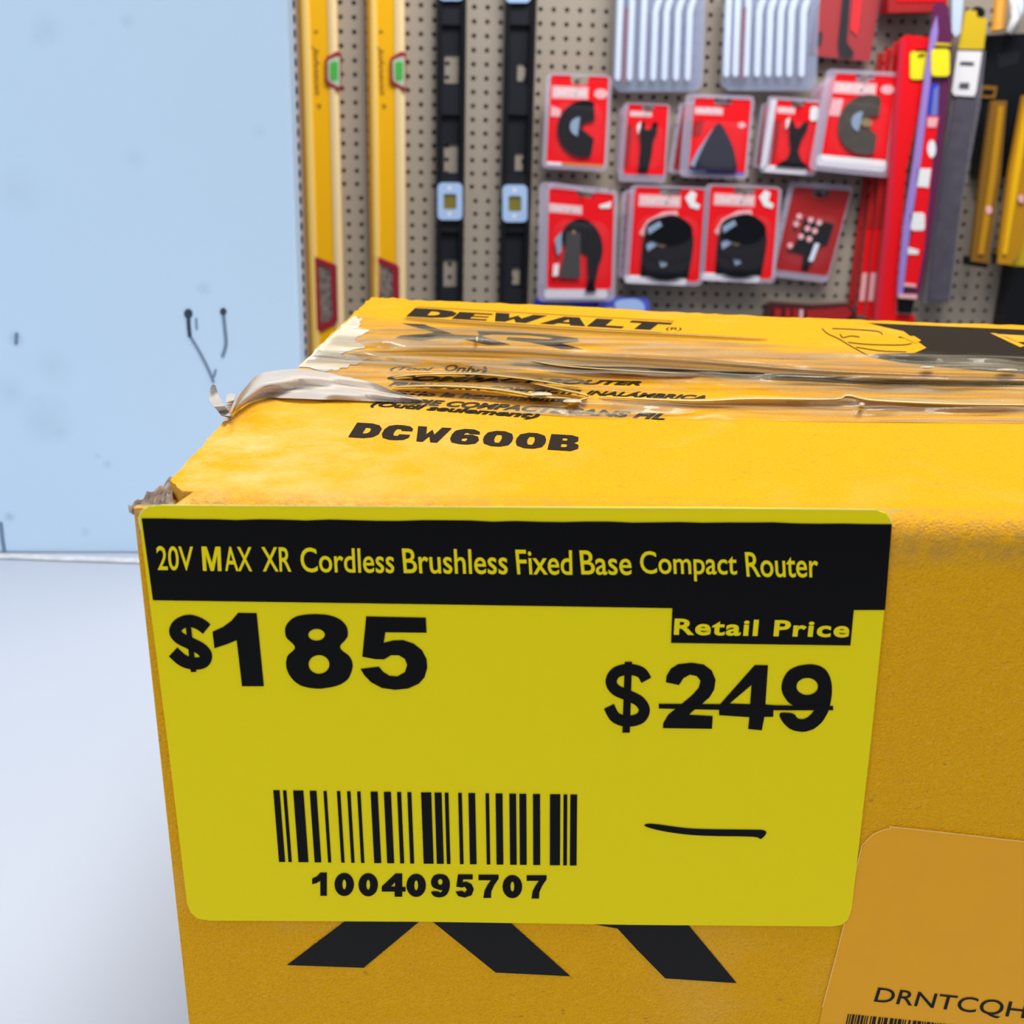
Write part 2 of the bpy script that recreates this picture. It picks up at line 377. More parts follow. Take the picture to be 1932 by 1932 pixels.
# pale blue partition standing on the table
xr = PANEL.at(555, 330)[0]
t = thing('partition_board', 'pale blue upright board at left, scuffed and streaked, standing on the white table', 'board', (-.5, .55, ZTAB))
boxes('board', [(-.9, .54, ZTAB, xr, .558, 1.75)], M['panel'], t, .0015)
def drip(pts, wd, m, name='dark_streak'):
    v, f = stroke(pts, wd); link(name, [PANEL.at(x, y, .0004) for x, y in v], f, m, t)
M['dk'] = mat('dark_blue_grime', (.02, .045, .075), .6); M['gk'] = mat('grey_blue_grime', (.17, .25, .36), .7)
def blob(cx, cy, rx, ry, m, name='screw_hole'):
    vs, fs = tri([ell(cx, cy, rx, ry)]); link(name, [PANEL.at(x, y, .0005) for x, y in vs], fs, m, t)
blob(355, 592, 8, 9, M['dk']); blob(421, 588, 6, 7, M['dk'])
drip([(355, 598), (356, 615), (358, 636)], 7, M['dk']); drip([(358, 634), (375, 662), (392, 695), (403, 722)], 5, M['gk'], 'grey_streak')
drip([(421, 592), (424, 620), (426, 650), (419, 674)], 6, M['gk'], 'grey_streak')
drip([(370, 600), (371, 622)], 3.5, M['gk'], 'grey_streak'); drip([(407, 697), (403, 712)], 4, M['gk'], 'grey_streak')
drip([(1, 985), (4, 1015), (8, 1040)], 7, M['gk'], 'grey_streak'); drip([(31, 628), (30, 650)], 6, M['gk'], 'grey_streak')
vs, fs = stroke([(-300, 1041), (0, 1049), (120, 1053), (400, 1062)], 9)
link('sealant_bead', [TABLE.at(x, y, .0006) for x, y in vs], fs, mat('off_white_sealant', (.7, .7, .7), .6, noise=(200, .6, (.4, .4, .42))), t)

# ------------------------------------------------------------------ the carton
box = thing('carton', 'yellow cardboard tool carton with black lettering and crumpled tape on top', 'box', (0.05, .2, ZTAB))
BL = TOP.at(700, 562); BR = TOP.at(1932, 614)
bu = (BR-BL)/np.linalg.norm(BR-BL)
RX = E0+EU*.152; BX = BL+bu*.2                       # right end, beyond the frame
RFL = .0032                                         # fold radius
inw = np.array([-EU[1], EU[0], 0.])                  # inward from the front edge
LBODY = FRONT.at(240, 958)
sl = (BL-E0)/np.linalg.norm(BL-E0)
def down(P, d): k = (ZTAB-P[2])/d[2]; return P+d*k
# body shell: front wall with the rolled fold, sides, back
NU = 60; cols = []
L = np.linalg.norm(RX-E0)
for i in range(NU+1):
    s = L*i/NU; E = E0+EU*s; c = []
    jit = random.uniform(-.00025, .00025)
    c.append(E+inw*(RFL*1.0)*1.0)
    C = E+inw*RFL+FDN*RFL
    for k in range(1, 6):
        a = math.pi/2*k/6; c.append(C-inw*RFL*math.sin(a)-FDN*RFL*math.cos(a)+np.array([0, 0, jit*.5]))
    p0 = E+FDN*RFL; c.append(p0)
    pb = down(E, FDN)
    for k in range(1, 9): c.append(p0+(pb-p0)*k/8)
    cols.append(c)
# torn front-left corner: the first columns lose their fold
tear = TOP.at(322, 950)
for i, c in enumerate(cols):
    s = L*i/NU
    if s < np.dot(tear-E0, EU):
        z = ZT-.0022+random.uniform(-.0003, .0003)
        for k in range(7):
            P = E0+EU*s+FDN*(.0014+jit); c[k] = P+inw*(.0012*(6-k)/6)
n = len(cols[0]); v = [p for c in cols for p in c]
f = [(i*n+k, (i+1)*n+k, (i+1)*n+k+1, i*n+k+1) for i in range(NU) for k in range(n-1)]
# left, back and right walls
w0 = cols[0][6]; tz = ZT-.0024
LBt = np.array([*(BL[:2]), tz]); RBt = np.array([*(BX[:2]), tz]); RFt = np.array([*(RX[:2]), tz])
def fl(P): return np.array([P[0], P[1], ZTAB])
b = len(v); v += [np.array([w0[0], w0[1], tz]), LBt, RBt, RFt+inw*.001, cols[0][-1], fl(BL), fl(BX), cols[-1][-1]]
f += [(b, b+4, b+5, b+1), (b+1, b+5, b+6, b+2), (b+2, b+6, b+7, b+3), (b+4, b+7, b+6, b+5)]
# inner top deck just under the flaps
f += [(b, b+1, b+2, b+3)]
o = link('carton_body', v, f, M['card'], box, smooth=False); fixn(o)
for p in o.data.polygons: p.use_smooth = p.area < 3e-5
# top flaps: outline in pixels on the top plane
def rag(pts, a, n=10):
    out = []
    for i in range(len(pts)-1):
        for k in range(n):
            t_ = k/n; out.append((pts[i][0]+(pts[i+1][0]-pts[i][0])*t_+random.uniform(-a, a), pts[i][1]+(pts[i+1][1]-pts[i][1])*t_+random.uniform(-a, a)))
    out.append(pts[-1]); return out
def px_of(P):
    d = np.array(P)-O; z = d@F; return (966+FPX*(d@RV)/z, 966-FPX*(d@UV)/z)
foldL = px_of(tear+inw*RFL*0); 
fr0 = px_of(E0+EU*np.dot(tear-E0, EU)+inw*RFL); fr1 = px_of(RX+inw*RFL); bx1 = px_of(BX)
leftfront = rag([fr0, (322, 906), (345, 880), (372, 851), (398, 824), (430, 787), (447, 765), (489, 750)], 1.6, 8)
seamL, seamR = (560, 700), px_of(RX*.42+BX*.58)
slab('front_flap', leftfront+[(520, 735), seamL, seamR, fr1], TOP, 0, .0022, M['card'], box)
slab('back_flap', [seamL]+rag([(566, 690), (590, 665), (625, 629), (660, 598), (690, 570), (700, 562)], 1.5, 6)+rag([(702, 561), (760, 563), (772, 566), (1000, 574), (1300, 590), (1500, 599), (1650, 605), (1932, 614)], 1.0, 12)+[bx1, seamR], TOP, .0001, .0022, M['card'], box)
# torn corner: exposed corrugated core
v = []; f = []
for r_ in range(7):
    for c_ in range(15):
        u = c_/14; q = r_/6
        x = 244+u*82-q*4*(1-u); y = 958-q*(20+38*u)+(1-u)*2
        P = TOP.at(x, y, -.0012); P[2] += .00035*math.sin(u*26+q*9)+random.uniform(-.00022, .00022)-.0012*(1-u)
        ex = np.dot(P-FRONT.P, FRONT.n)+.0004
        if ex > 0: P = P-FRONT.n*ex
        v.append(P)
for r_ in range(6):
    for c_ in range(14): f.append((r_*15+c_, r_*15+c_+1, (r_+1)*15+c_+1, (r_+1)*15+c_))
o = link('torn_corner', v, f, M['kraft'], box)
# printing on the top
PRN = .00012
def top_ink(name, build, mat_=None):
    k = Ink(); build(k); return k.make(name, mat_ or M['ink'], box)
GL = {  # heavy slab capitals in a unit box, y down: (outer, holes, advance)
 'D': ([(0, 0), (.55, 0), (.85, .1), (1, .32), (1, .68), (.85, .9), (.55, 1), (0, 1)], [[(.42, .28), (.42, .72), (.56, .70), (.64, .6), (.64, .4), (.56, .3)]], 1),
 'E': ([(0, 0), (.9, 0), (.9, .2), (.45, .2), (.45, .4), (.88, .4), (.88, .58), (.45, .58), (.45, .78), (.92, .78), (.92, 1), (0, 1)], [], .9),
 'W': ([(0, 0), (.32, 0), (.42, .5), (.56, .18), (.7, .5), (.86, 0), (1.2, 0), (.92, 1), (.68, 1), (.56, .62), (.42, 1), (.2, 1)], [], 1.2),
 'A': ([(.36, 0), (.72, 0), (1.1, 1), (.74, 1), (.68, .82), (.4, .82), (.34, 1), (0, 1)], [[(.54, .3), (.46, .6), (.62, .6)]], 1.1),
 'L': ([(0, 0), (.4, 0), (.4, .74), (.85, .74), (.85, 1), (0, 1)], [], .82),
 'T': ([(0, 0), (1, 0), (1, .26), (.7, .26), (.7, 1), (.3, 1), (.3, .26), (0, .26)], [], 1),
 'C': ([(1, .36), (1, .22), (.85, .05), (.6, 0), (.35, 0), (.1, .1), (0, .35), (0, .65), (.1, .9), (.35, 1), (.6, 1), (.85, .95), (1, .78), (1, .62), (.62, .62), (.58, .74), (.45, .74), (.4, .62), (.4, .38), (.45, .26), (.58, .26), (.62, .36)], [], 1.02),
 '6': ([(.95, .3), (.92, .14), (.7, 0), (.35, 0), (.08, .14), (0, .4), (0, .7), (.1, .92), (.4, 1), (.65, 1), (.92, .9), (1, .7), (.92, .46), (.7, .36), (.42, .4), (.42, .28), (.5, .22), (.6, .3)], [[(.4, .64), (.42, .8), (.55, .82), (.6, .68), (.55, .58)]], 1.02),
 '0': ([(.35, 0), (.65, 0), (.92, .14), (1, .4), (1, .62), (.92, .87), (.65, 1), (.35, 1), (.08, .87), (0, .62), (0, .4), (.08, .14)], [[(.42, .24), (.38, .4), (.38, .62), (.44, .78), (.58, .78), (.62, .6), (.62, .4), (.57, .24)]], 1.02),
 'B': ([(0, 0), (.7, 0), (.93, .1), (.95, .35), (.8, .48), (.98, .6), (1, .82), (.78, 1), (0, 1)], [[(.42, .2), (.42, .38), (.55, .38), (.6, .29), (.55, .2)], [(.42, .58), (.42, .8), (.57, .8), (.63, .69), (.57, .58)]], 1),
}
def glyph_line(k, word, quad, plane, off, gap=.08, small=()):
    adv = []; x = 0
    for i, ch in enumerate(word): adv.append(x); x += GL[ch][2]*(.85 if i in small else 1)+gap
    tot = x-gap; h = homog(quad)
    for i, ch in enumerate(word):
        s = .85 if i in small else 1; y0 = .14 if i in small else 0; ys = .86 if i in small else 1
        o_, hs, _ = GL[ch]
        k.poly([[(a, c) for a, c in o_]]+[[(a, c) for a, c in q] for q in hs], lambda a, c: plane.at(*h((adv[i]+a*s)/tot, y0+c*ys), off))
top_ink('brand_lettering', lambda k: (glyph_line(k, 'DEWALT', [(783, 581), (1270, 609), (1250, 624), (766, 597)], TOP, PRN, .02, (1,)),
                                    put_text(k, '(R)', [(1258, 617), (1288, 618), (1284, 625), (1255, 624)], TOP, PRN, offset=.02)))
def line2(k, px): v_, f_ = stroke(px, 1.1, 2); k.add(v_, f_, lambda a, b: TOP.at(a, b, PRN))
top_ink('brand_outline', lambda k: (line2(k, [(786, 579), (1272, 606)]), line2(k, [(766, 599), (1248, 628)])))
top_ink('series_lettering', lambda k: (
    k.poly([[(757, 610), (800, 612), (858, 631), (905, 633), (965, 651), (920, 651), (868, 639), (830, 638), (795, 643), (745, 638), (755, 633), (800, 630), (820, 627)]], lambda a, b: TOP.at(a, b, PRN)),
    k.poly([[(900, 624), (985, 628), (1040, 632), (1090, 638), (1092, 645), (1060, 648), (1105, 660), (1060, 659), (1005, 647), (955, 641), (958, 636), (1035, 640), (1045, 638), (1000, 633), (930, 631), (905, 634)]], lambda a, b: TOP.at(a, b, PRN))))
def small(t_, q, name='small_print', off=.04): 
    top_ink(name, lambda k: put_text(k, t_, q, TOP, PRN, offset=off, shear=.25))
small('Only)', [(842, 687), (922, 692), (914, 713), (836, 703)])
small('COMPACT ROUTER', [(735, 707), (1213, 719), (1208, 727), (728, 717)])
small('(Tool', [(740, 691), (820, 693), (812, 702), (733, 700)])
small('FRESADORA COMPACTA INALÁMBRICA', [(740, 718), (1338, 744), (1330, 755), (732, 728)])
small('(Sólo la herramienta)', [(740, 736), (1085, 750), (1078, 761), (730, 747)])
small('TOUPIE COMPACTE SANS FIL', [(712, 748), (1260, 780), (1254, 792), (704, 758)])
small('(Outil seulement)', [(706, 757), (1022, 779), (1012, 792), (696, 768)])
top_ink('model_lettering', lambda k: glyph_line(k, 'DCW600B', [(674, 797), (1096, 822), (1090, 851), (657, 824)], TOP, PRN, .1))
# black printed picture field at the back right
top_ink('black_print_field', lambda k: (
    k.poly([[(1636, 609), (1700, 612), (1932, 622), (2060, 627), (2120, 700), (1932, 706), (1790, 694), (1700, 684), (1640, 674), (1652, 668), (1725, 666), (1748, 656), (1728, 642), (1705, 625), (1668, 617)]], lambda a, b: TOP.at(a, b, PRN)),))
top_ink('product_drawing', lambda k: [k.add(*stroke(p, 2.2, 3), lambda a, b: TOP.at(a, b, PRN)) for p in (
    [(1551, 620), (1562, 630), (1580, 638), (1600, 650), (1625, 664), (1640, 672)], [(1570, 620), (1600, 621), (1655, 625), (1665, 632)], [(1585, 630), (1590, 637), (1605, 634), (1622, 636)], [(1600, 646), (1640, 650), (1700, 651), (1720, 648)], [(1695, 636), (1712, 638), (1722, 645)], [(1615, 655), (1660, 662), (1710, 664)])])
for p in ([(1697, 634), (1725, 634), (1738, 642), (1728, 648), (1712, 640)], [(1868, 628), (1880, 629), (1935, 652), (1925, 655)], [(1880, 630), (1932, 633), (2000, 637), (2000, 655), (1960, 655), (1932, 645), (1920, 645), (1900, 636)]):
    yk = Ink(); yk.poly([p], lambda a, b: TOP.at(a, b, PRN*2)); yk.make('yellow_print', M['card'], box)

# torn paper under the tape at the left, tape over the seam
k = Ink()
k.poly([rag([(563, 692), (588, 668), (625, 632), (668, 598), (684, 600), (676, 618), (700, 622), (668, 640), (690, 655), (640, 668), (700, 676), (655, 692), (620, 700), (563, 692)], 2.2, 6)], lambda a, b: TOP.at(a, b, .0003))
k.make('torn_paper', M['paper'], box)
TU = [(672, 596), (760, 604), (900, 616), (1100, 628), (1300, 640), (1450, 648), (1600, 658), (1760, 664), (1932, 672), (2150, 680)]
TLO = [(500, 752), (700, 757), (900, 772), (1100, 788), (1250, 790), (1400, 792), (1560, 795), (1700, 796), (1932, 798), (2150, 800)]
NX, NY = 160, 26; v = []; f = []
U2 = [np.interp(np.linspace(0, len(TU)-1, NX+1), range(len(TU)), [p[c] for p in TU]) for c in (0, 1)]
L2 = [np.interp(np.linspace(0, len(TLO)-1, NX+1), range(len(TLO)), [p[c] for p in TLO]) for c in (0, 1)]
ph = [random.uniform(0, 6) for _ in range(8)]
for i in range(NX+1):
    for j in range(NY+1):
        q = j/NY; x = U2[0][i]*(1-q)+L2[0][i]*q; y = U2[1][i]*(1-q)+L2[1][i]*q
        u = i/NX
        hgt = .0007+.0005*math.sin(q*17+2.2*math.sin(u*7+ph[0])+ph[1])+.0004*math.sin(q*41+3*math.sin(u*5+ph[2])+ph[3])+.0002*math.sin(u*60+q*9)
        hgt += .0012*math.exp(-((q-.42-.05*math.sin(u*5))/.05)**2)
        hgt *= min(1, q/.06, (1-q)/.06)
        v.append(TOP.at(x, y, max(.00025, hgt)))
for i in range(NX):
    for j in range(NY): a = i*(NY+1)+j; f.append((a, a+1, a+NY+2, a+NY+1))
link('packing_tape', v, f, M['tape'], box, smooth=True)
# raised tape folds: highlights and shade painted as pale and brown ridges
ridge = film('tape_fold_highlight', (.88, .66, .26), .85, .08)
shade = film('tape_fold_shade', (.20, .11, .05), .5, .15)
def fold(px, wd, m, h=.0016, name='tape_fold'):
    c = spline(px, 8, False); N = len(c); v = []
    for i, (x, y) in enumerate(c):
        t_ = math.sin(math.pi*i/(N-1))**.4; ww = wd*t_+.6
        for q, z in ((-.5, .3), (-.2, .85), (.1, 1), (.5, .25)):
            v.append(TOP.at(x, y+q*ww, .0004+h*z*t_))
    f = [(i*4+j, i*4+j+1, i*4+j+5, i*4+j+4) for i in range(N-1) for j in range(3)]
    link(name, v, f, m, box, smooth=True)
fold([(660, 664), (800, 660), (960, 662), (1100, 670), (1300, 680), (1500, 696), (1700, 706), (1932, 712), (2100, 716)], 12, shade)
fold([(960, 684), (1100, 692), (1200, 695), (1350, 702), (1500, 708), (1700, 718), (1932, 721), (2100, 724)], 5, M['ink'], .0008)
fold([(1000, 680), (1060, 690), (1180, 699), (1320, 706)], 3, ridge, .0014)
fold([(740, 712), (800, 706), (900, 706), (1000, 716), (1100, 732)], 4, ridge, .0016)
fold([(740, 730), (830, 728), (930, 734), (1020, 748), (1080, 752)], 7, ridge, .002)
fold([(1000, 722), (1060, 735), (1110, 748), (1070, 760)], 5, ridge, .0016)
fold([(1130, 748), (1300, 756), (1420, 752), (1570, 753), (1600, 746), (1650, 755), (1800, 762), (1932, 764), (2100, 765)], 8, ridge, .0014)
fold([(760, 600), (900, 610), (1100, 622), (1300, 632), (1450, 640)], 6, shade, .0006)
# tape bubbles, their highlights painted in as a near-white colour
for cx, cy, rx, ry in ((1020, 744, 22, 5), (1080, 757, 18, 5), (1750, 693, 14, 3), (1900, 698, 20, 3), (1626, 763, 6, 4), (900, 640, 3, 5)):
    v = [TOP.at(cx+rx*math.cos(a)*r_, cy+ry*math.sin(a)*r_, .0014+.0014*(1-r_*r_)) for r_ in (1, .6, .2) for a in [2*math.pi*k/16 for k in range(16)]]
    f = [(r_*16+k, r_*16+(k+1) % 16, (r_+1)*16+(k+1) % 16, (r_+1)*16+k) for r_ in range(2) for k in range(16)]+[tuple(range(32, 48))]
    link('tape_bubble', v, f, mat('tape_bubble_highlight', (.95, .88, .62), .12), box, smooth=True)
# lifted, grimy tape end at the left
topc = [(436, 778), (447, 752), (466, 727), (486, 707), (520, 699), (563, 696), (609, 701), (644, 709), (700, 721), (745, 738), (796, 753)]
botc = [(437, 783), (452, 770), (474, 757), (503, 750), (530, 751), (563, 752), (609, 754), (644, 755), (700, 757), (745, 758), (798, 757)]
a_ = spline(topc, 5, False); b_ = spline(botc, 5, False); v = []; N = len(a_); K = 7
for i in range(N):
    for j in range(K):
        q = j/(K-1); x = a_[i][0]*(1-q)+b_[i][0]*q; y = a_[i][1]*(1-q)+b_[i][1]*q
        h_ = .0004+.0035*math.sin(math.pi*(1-q)*.5)*math.sin(math.pi*min(1, (N-1-i)/N*1.3)*.5)+.0005*math.sin(q*9+i*.2)
        v.append(TOP.at(x, y, max(.0004, h_)))
f = [(i*K+j, i*K+j+1, (i+1)*K+j+1, (i+1)*K+j) for i in range(N-1) for j in range(K-1)]
link('lifted_tape_end', v, f, M['lift'], box, smooth=True)
for nm, px, m_, h0, h1 in (('tape_curl', [(398, 729), (406, 727), (413, 746), (424, 766), (438, 783), (434, 789), (426, 793), (408, 772), (395, 754)], M['lift'], .004, .001),
                  ('tape_curl', [(426, 752), (431, 743), (444, 745), (437, 766), (431, 778), (427, 768)], M['lift'], .002, .001),
                  ('yellow_paper_shred', [(452, 744), (459, 740), (452, 758), (440, 776), (433, 779), (442, 762)], M['card'], .0024, .0024)):
    vs, fs = tri([spline(px, 4)]); N = len(vs)
    P = [TOP.at(x, y, h0+(h1-h0)*(y-727)/60+.0006*math.sin(x*.3)) for x, y in vs]
    P2 = [p+np.array([0, .00012, -.0001]) for p in P]
    link(nm, P+P2, fs+[tuple(i+N for i in r_[::-1]) for r_ in fs]+[(i, (i+1) % N, N+(i+1) % N, N+i) for i in range(N)], m_, box)

# printing on the front wall
def FA(off): return lambda a, b: FRONT.at(a, b, off)
k = Ink()
for p in ([(700, 1700), (835, 1700), (793, 1737), (686, 1826), (541, 1821), (652, 1737)], [(770, 1700), (915, 1700), (962, 1740), (1076, 1842), (935, 1835), (815, 1738)], [(1075, 1700), (1255, 1700), (1300, 1747), (1390, 1855), (1255, 1846), (1200, 1790), (1165, 1752), (1110, 1742)]):
    k.poly([p], FA(.00015))
k.make('series_emblem', M['inkf'], box)
# clear shipping label
pl = [(1540, 1960), (1552, 1900), (1590, 1755), (1622, 1612), (1632, 1590), (1652, 1572), (1680, 1563), (1700, 1562), (1932, 1588), (2040, 1600), (2010, 1990)]
lab = slab('serial_label', pl, FRONT, .0002, .0001, M['clearlab'], box)
v_, f_ = stroke(pl[1:10], 2, 3); link('label_rim', [FRONT.at(x, y, .00028) for x, y in v_], f_, mat('amber_rim', (.9, .55, .12), .3), lab)
k = Ink(); put_text(k, 'DRNTCQH', [(1657, 1863), (1940, 1893), (1931, 1927), (1647, 1895)], FRONT, .0003, offset=.004); k.make('serial_lettering', M['inkf'], lab)
k = Ink(); x = 0; h = homog([(1600, 1913), (1960, 1950), (1940, 2040), (1580, 2003)])
while x < .97:
    wd = random.choice((.006, .006, .012, .018)); k.add([(x, 0), (x+wd, 0), (x+wd, 1), (x, 1)], [(0, 1, 2, 3)], lambda a, b: FRONT.at(*h(a, b), .0003)); x += wd+random.choice((.006, .006, .012))
k.make('serial_barcode', M['inkf'], lab)

# the price sticker
SO = .00055
ol = [(265, 1000), (262, 980), (268, 964), (282, 956), (305, 953), (700, 956), (1000, 957), (1350, 958), (1652, 962), (1672, 969), (1682, 985), (1678, 1060), (1643, 1400), (1607, 1715), (1600, 1735), (1588, 1745), (1570, 1748), (1200, 1745), (800, 1739), (395, 1737), (372, 1733), (360, 1722), (353, 1705), (320, 1430), (288, 1180)]
stk = slab('price_sticker', ol, FRONT, SO, .0003, M['sticker'], box)
stk['label'] = 'bright yellow rounded price sticker with black header band'
v_, f_ = stroke([(266, 1000), (262, 978), (270, 962), (288, 954), (320, 953.5), (1000, 957.5), (1650, 962), (1672, 969), (1683, 986)], 2, 3)
link('sticker_rim', [FRONT.at(x, y, SO+.00004) for x, y in v_], f_, M['edge'], stk)
I1 = SO+.0001; I2 = SO+.0002
k = Ink(); k.poly([[(267, 978)]+[(270+i*44, 979+i*.28+(random.uniform(-1.2, 1.2))) for i in range(1, 32)]+[(1683, 989), (1670, 1151), (1611, 1151), (1604.5, 1218), (1266, 1213), (1268.5, 1147.5), (800, 1140), (288.5, 1132.5)]], FA(I1)); k.make('header_band', M['black'], stk)
k = Ink()
for wd, xa, xb in (('20V', 294, 364), ('AX', 421, 475), ('XR', 492, 549), ('Cordless', 565, 743), ('Brushless', 758, 957), ('Fixed', 972, 1079), ('Base', 1093, 1191), ('Compact', 1206, 1390), ('Router', 1405, 1543)):
    t0 = 1030+(xa-294)*.0105; t1 = 1030+(xb-294)*.0105; H_ = 46 if wd[0] in '2AXB' and wd != 'Brushless' else 47
    dsc = 9 if wd == 'Compact' else 0; up = 0
    put_text(k, wd, [(xa, t0+up), (xb, t1+up), (xb+1, t1+H_+dsc), (xa+4, t0+H_+dsc)], FRONT, I2, offset=.003 if wd == 'MAX' else .01)
hM = homog([(380, 1031), (416, 1031.5), (418, 1077.5), (383, 1077)])
k.poly([[(0, 0), (.27, 0), (.5, .66), (.73, 0), (1, 0), (1, 1), (.8, 1), (.8, .34), (.59, 1), (.41, 1), (.2, .34), (.2, 1), (0, 1)]], lambda a, b: FRONT.at(*hM(a, b), I2))
k.make('product_lettering', M['sticker'], stk)
k = Ink(); put_text(k, 'Retail Price', [(1273, 1167), (1605, 1172), (1601, 1203), (1271, 1198)], FRONT, I2, offset=.03, spacing=1.12); k.make('retail_caption', M['sticker'], stk)
z5 = lambda a, b: FRONT.at(200+a/3.45, 860+b/3.45, I1); zr = lambda a, b: FRONT.at(1100+a/3.116, 1100+b/3.116, I1)
def ragz(l, a=1.0): return [(x+random.uniform(-a, a), y+random.uniform(-a, a)) for x, y in l]
k = Ink()
k.add(*stroke([(655, 1128), (608, 1094), (540, 1074), (475, 1097), (450, 1142), (478, 1185), (550, 1222), (618, 1258), (650, 1300), (632, 1342), (570, 1352), (500, 1332), (436, 1277)], 80), z5)
k.poly([[(510, 1040), (543, 1038), (587, 1406), (552, 1408)]], lambda a, b: FRONT.at(200+a/3.45, 860+b/3.45, I1+.00003))
k.poly([[(860, 1022), (980, 1024), (1027, 1500), (885, 1500), (850, 1200), (790, 1225), (705, 1253), (693, 1145), (760, 1115), (815, 1075)]], z5)
k.poly([ragz(spline([(1370, 1030), (1490, 1048), (1562, 1105), (1570, 1180), (1522, 1247), (1588, 1310), (1603, 1385), (1550, 1475), (1400, 1515), (1260, 1492), (1182, 1405), (1178, 1310), (1230, 1247), (1172, 1180), (1172, 1105), (1240, 1045)], 5)), ell(1370, 1165, 54, 38), ell(1386, 1358, 68, 61)], z5)
m5 = lambda a, b: FRONT.at(a, b, I1)
k.poly([ragz([(691, 1163), (803, 1165), (805, 1194), (727, 1193), (724, 1213), (742, 1208), (760, 1208), (780, 1214), (796, 1226), (805, 1243), (806, 1260), (801, 1278), (790, 1290), (770, 1299), (745, 1302), (720, 1298), (700, 1287), (687, 1274), (680, 1262), (715, 1258), (723, 1268), (735, 1275), (750, 1276), (764, 1268), (768, 1255), (764, 1243), (752, 1236), (738, 1236), (724, 1244), (708, 1244), (683, 1239)], .4)], m5)
k.make('price_figures', M['black'], stk)
k = Ink()
k.add(*stroke([(372, 572), (340, 525), (265, 508), (192, 528), (165, 580), (192, 628), (262, 660), (330, 695), (360, 745), (335, 795), (262, 812), (190, 790), (152, 725)], 66), zr)
k.poly([[(245, 463), (288, 463), (275, 880), (231, 880)]], lambda a, b: FRONT.at(1100+a/3.116, 1100+b/3.116, I1+.00003))
k.poly([ragz([(485, 582), (492, 545), (515, 505), (560, 476), (640, 467), (710, 478), (758, 515), (778, 570), (772, 625), (745, 672), (700, 712), (640, 756), (622, 775), (762, 783), (758, 857), (470, 852), (472, 822), (500, 775), (560, 725), (640, 660), (680, 615), (690, 575), (668, 548), (630, 538), (592, 558), (565, 600)], 1.5)], zr)
k.poly([ragz([(1008, 482), (1087, 484), (1074, 715), (1122, 718), (1118, 787), (1065, 788), (1052, 866), (972, 860), (978, 790), (800, 778), (800, 718)], 1.5), [(990, 600), (982, 712), (862, 708)]], zr)
k.poly([ragz(spline([(1320, 478), (1415, 500), (1460, 580), (1458, 690), (1430, 780), (1370, 850), (1290, 875), (1212, 855), (1160, 795), (1165, 762), (1235, 768), (1262, 795), (1300, 799), (1340, 772), (1362, 728), (1300, 735), (1225, 715), (1175, 655), (1170, 585), (1215, 510)], 4)), ell(1318, 608, 63, 50)], zr)
k.poly([[(445, 710), (800, 712), (1220, 720), (1470, 722), (1472, 748), (1220, 749), (800, 746), (445, 738)]], lambda a, b: FRONT.at(1100+a/3.116, 1100+b/3.116, I1+.00003))
k.make('struck_out_price', M['black'], stk)
k = Ink(); k.poly([spline([(362, 1428), (405, 1415), (600, 1440), (750, 1447), (1000, 1450), (1060, 1453), (1078, 1470), (1045, 1505), (1000, 1492), (750, 1487), (600, 1478), (450, 1455)], 4)], zr); k.make('pen_dash', M['black'], stk)
zb = lambda a, b: FRONT.at(500+a/3.116, 1480+b/3.116, I1)
k = Ink()
for a, b in ((48, 85), (105, 125), (165, 225), (262, 302), (343, 362), (422, 442), (482, 502), (541, 561), (620, 662), (698, 740), (776, 800), (836, 860), (917, 977), (996, 1038), (1056, 1078), (1135, 1157), (1195, 1235), (1296, 1317), (1355, 1396), (1436, 1476), (1495, 1536), (1575, 1617), (1675, 1736), (1755, 1777), (1795, 1835)):
    g = lambda x: 82+.9788*(x-48)
    y0 = 34+(a-48)*.0145; y1 = 456+(a-48)*.012
    k.add([(a, y0), (b, y0), (g(b), y1), (g(a), y1)], [(0, 1, 2, 3)], zb)
k.make('barcode', M['black'], stk)
one = [(.95, 0), (.95, 1), (.55, 1), (.55, .36), (.3, .46), (.05, .5), (.05, .26), (.35, .16), (.55, 0)]
zero = [ell(.5, .5, .5, .5, 20), ell(.5, .5, .10, .22, 10)]
DG = {'1': [one], '0': zero,
 '4': [[(.58, 0), (.86, 0), (.86, .58), (1.0, .58), (1.0, .78), (.86, .78), (.86, 1), (.54, 1), (.54, .78), (0, .78), (0, .56)], [(.56, .38), (.56, .56), (.38, .56)]],
 '9': [spline([(.5, 0), (.82, .08), (.98, .34), (.95, .68), (.78, .92), (.48, 1.0), (.18, .95), (.04, .76), (.38, .74), (.5, .8), (.6, .7), (.45, .68), (.12, .56), (.03, .32), (.18, .07)], 4), ell(.5, .34, .12, .13, 10)],
 '5': [[(.16, 0), (.92, 0), (.92, .22), (.42, .22), (.40, .34), (.6, .31), (.86, .42), (.98, .64), (.86, .9), (.5, 1.0), (.16, .93), (.02, .74), (.36, .70), (.5, .78), (.62, .66), (.5, .53), (.36, .57), (.06, .53)]],
 '7': [[(0, 0), (1, 0), (1, .18), (.78, .45), (.64, .72), (.62, 1), (.24, 1), (.30, .68), (.46, .42), (.62, .24), (0, .24)]]}
k = Ink()
for i, (ch, xa, xb) in enumerate(zip('1004095707', (272, 408, 549, 686, 831, 972, 1117, 1255, 1396, 1538), (368, 523, 664, 826, 946, 1088, 1230, 1373, 1512, 1655))):
    y0 = 518+i*1.8; k.poly([[(xa+u*(xb-xa)+.0*v_, y0+v_*137) for u, v_ in l] for l in DG[ch]], zb)
k.make('barcode_number', M['black'], stk)

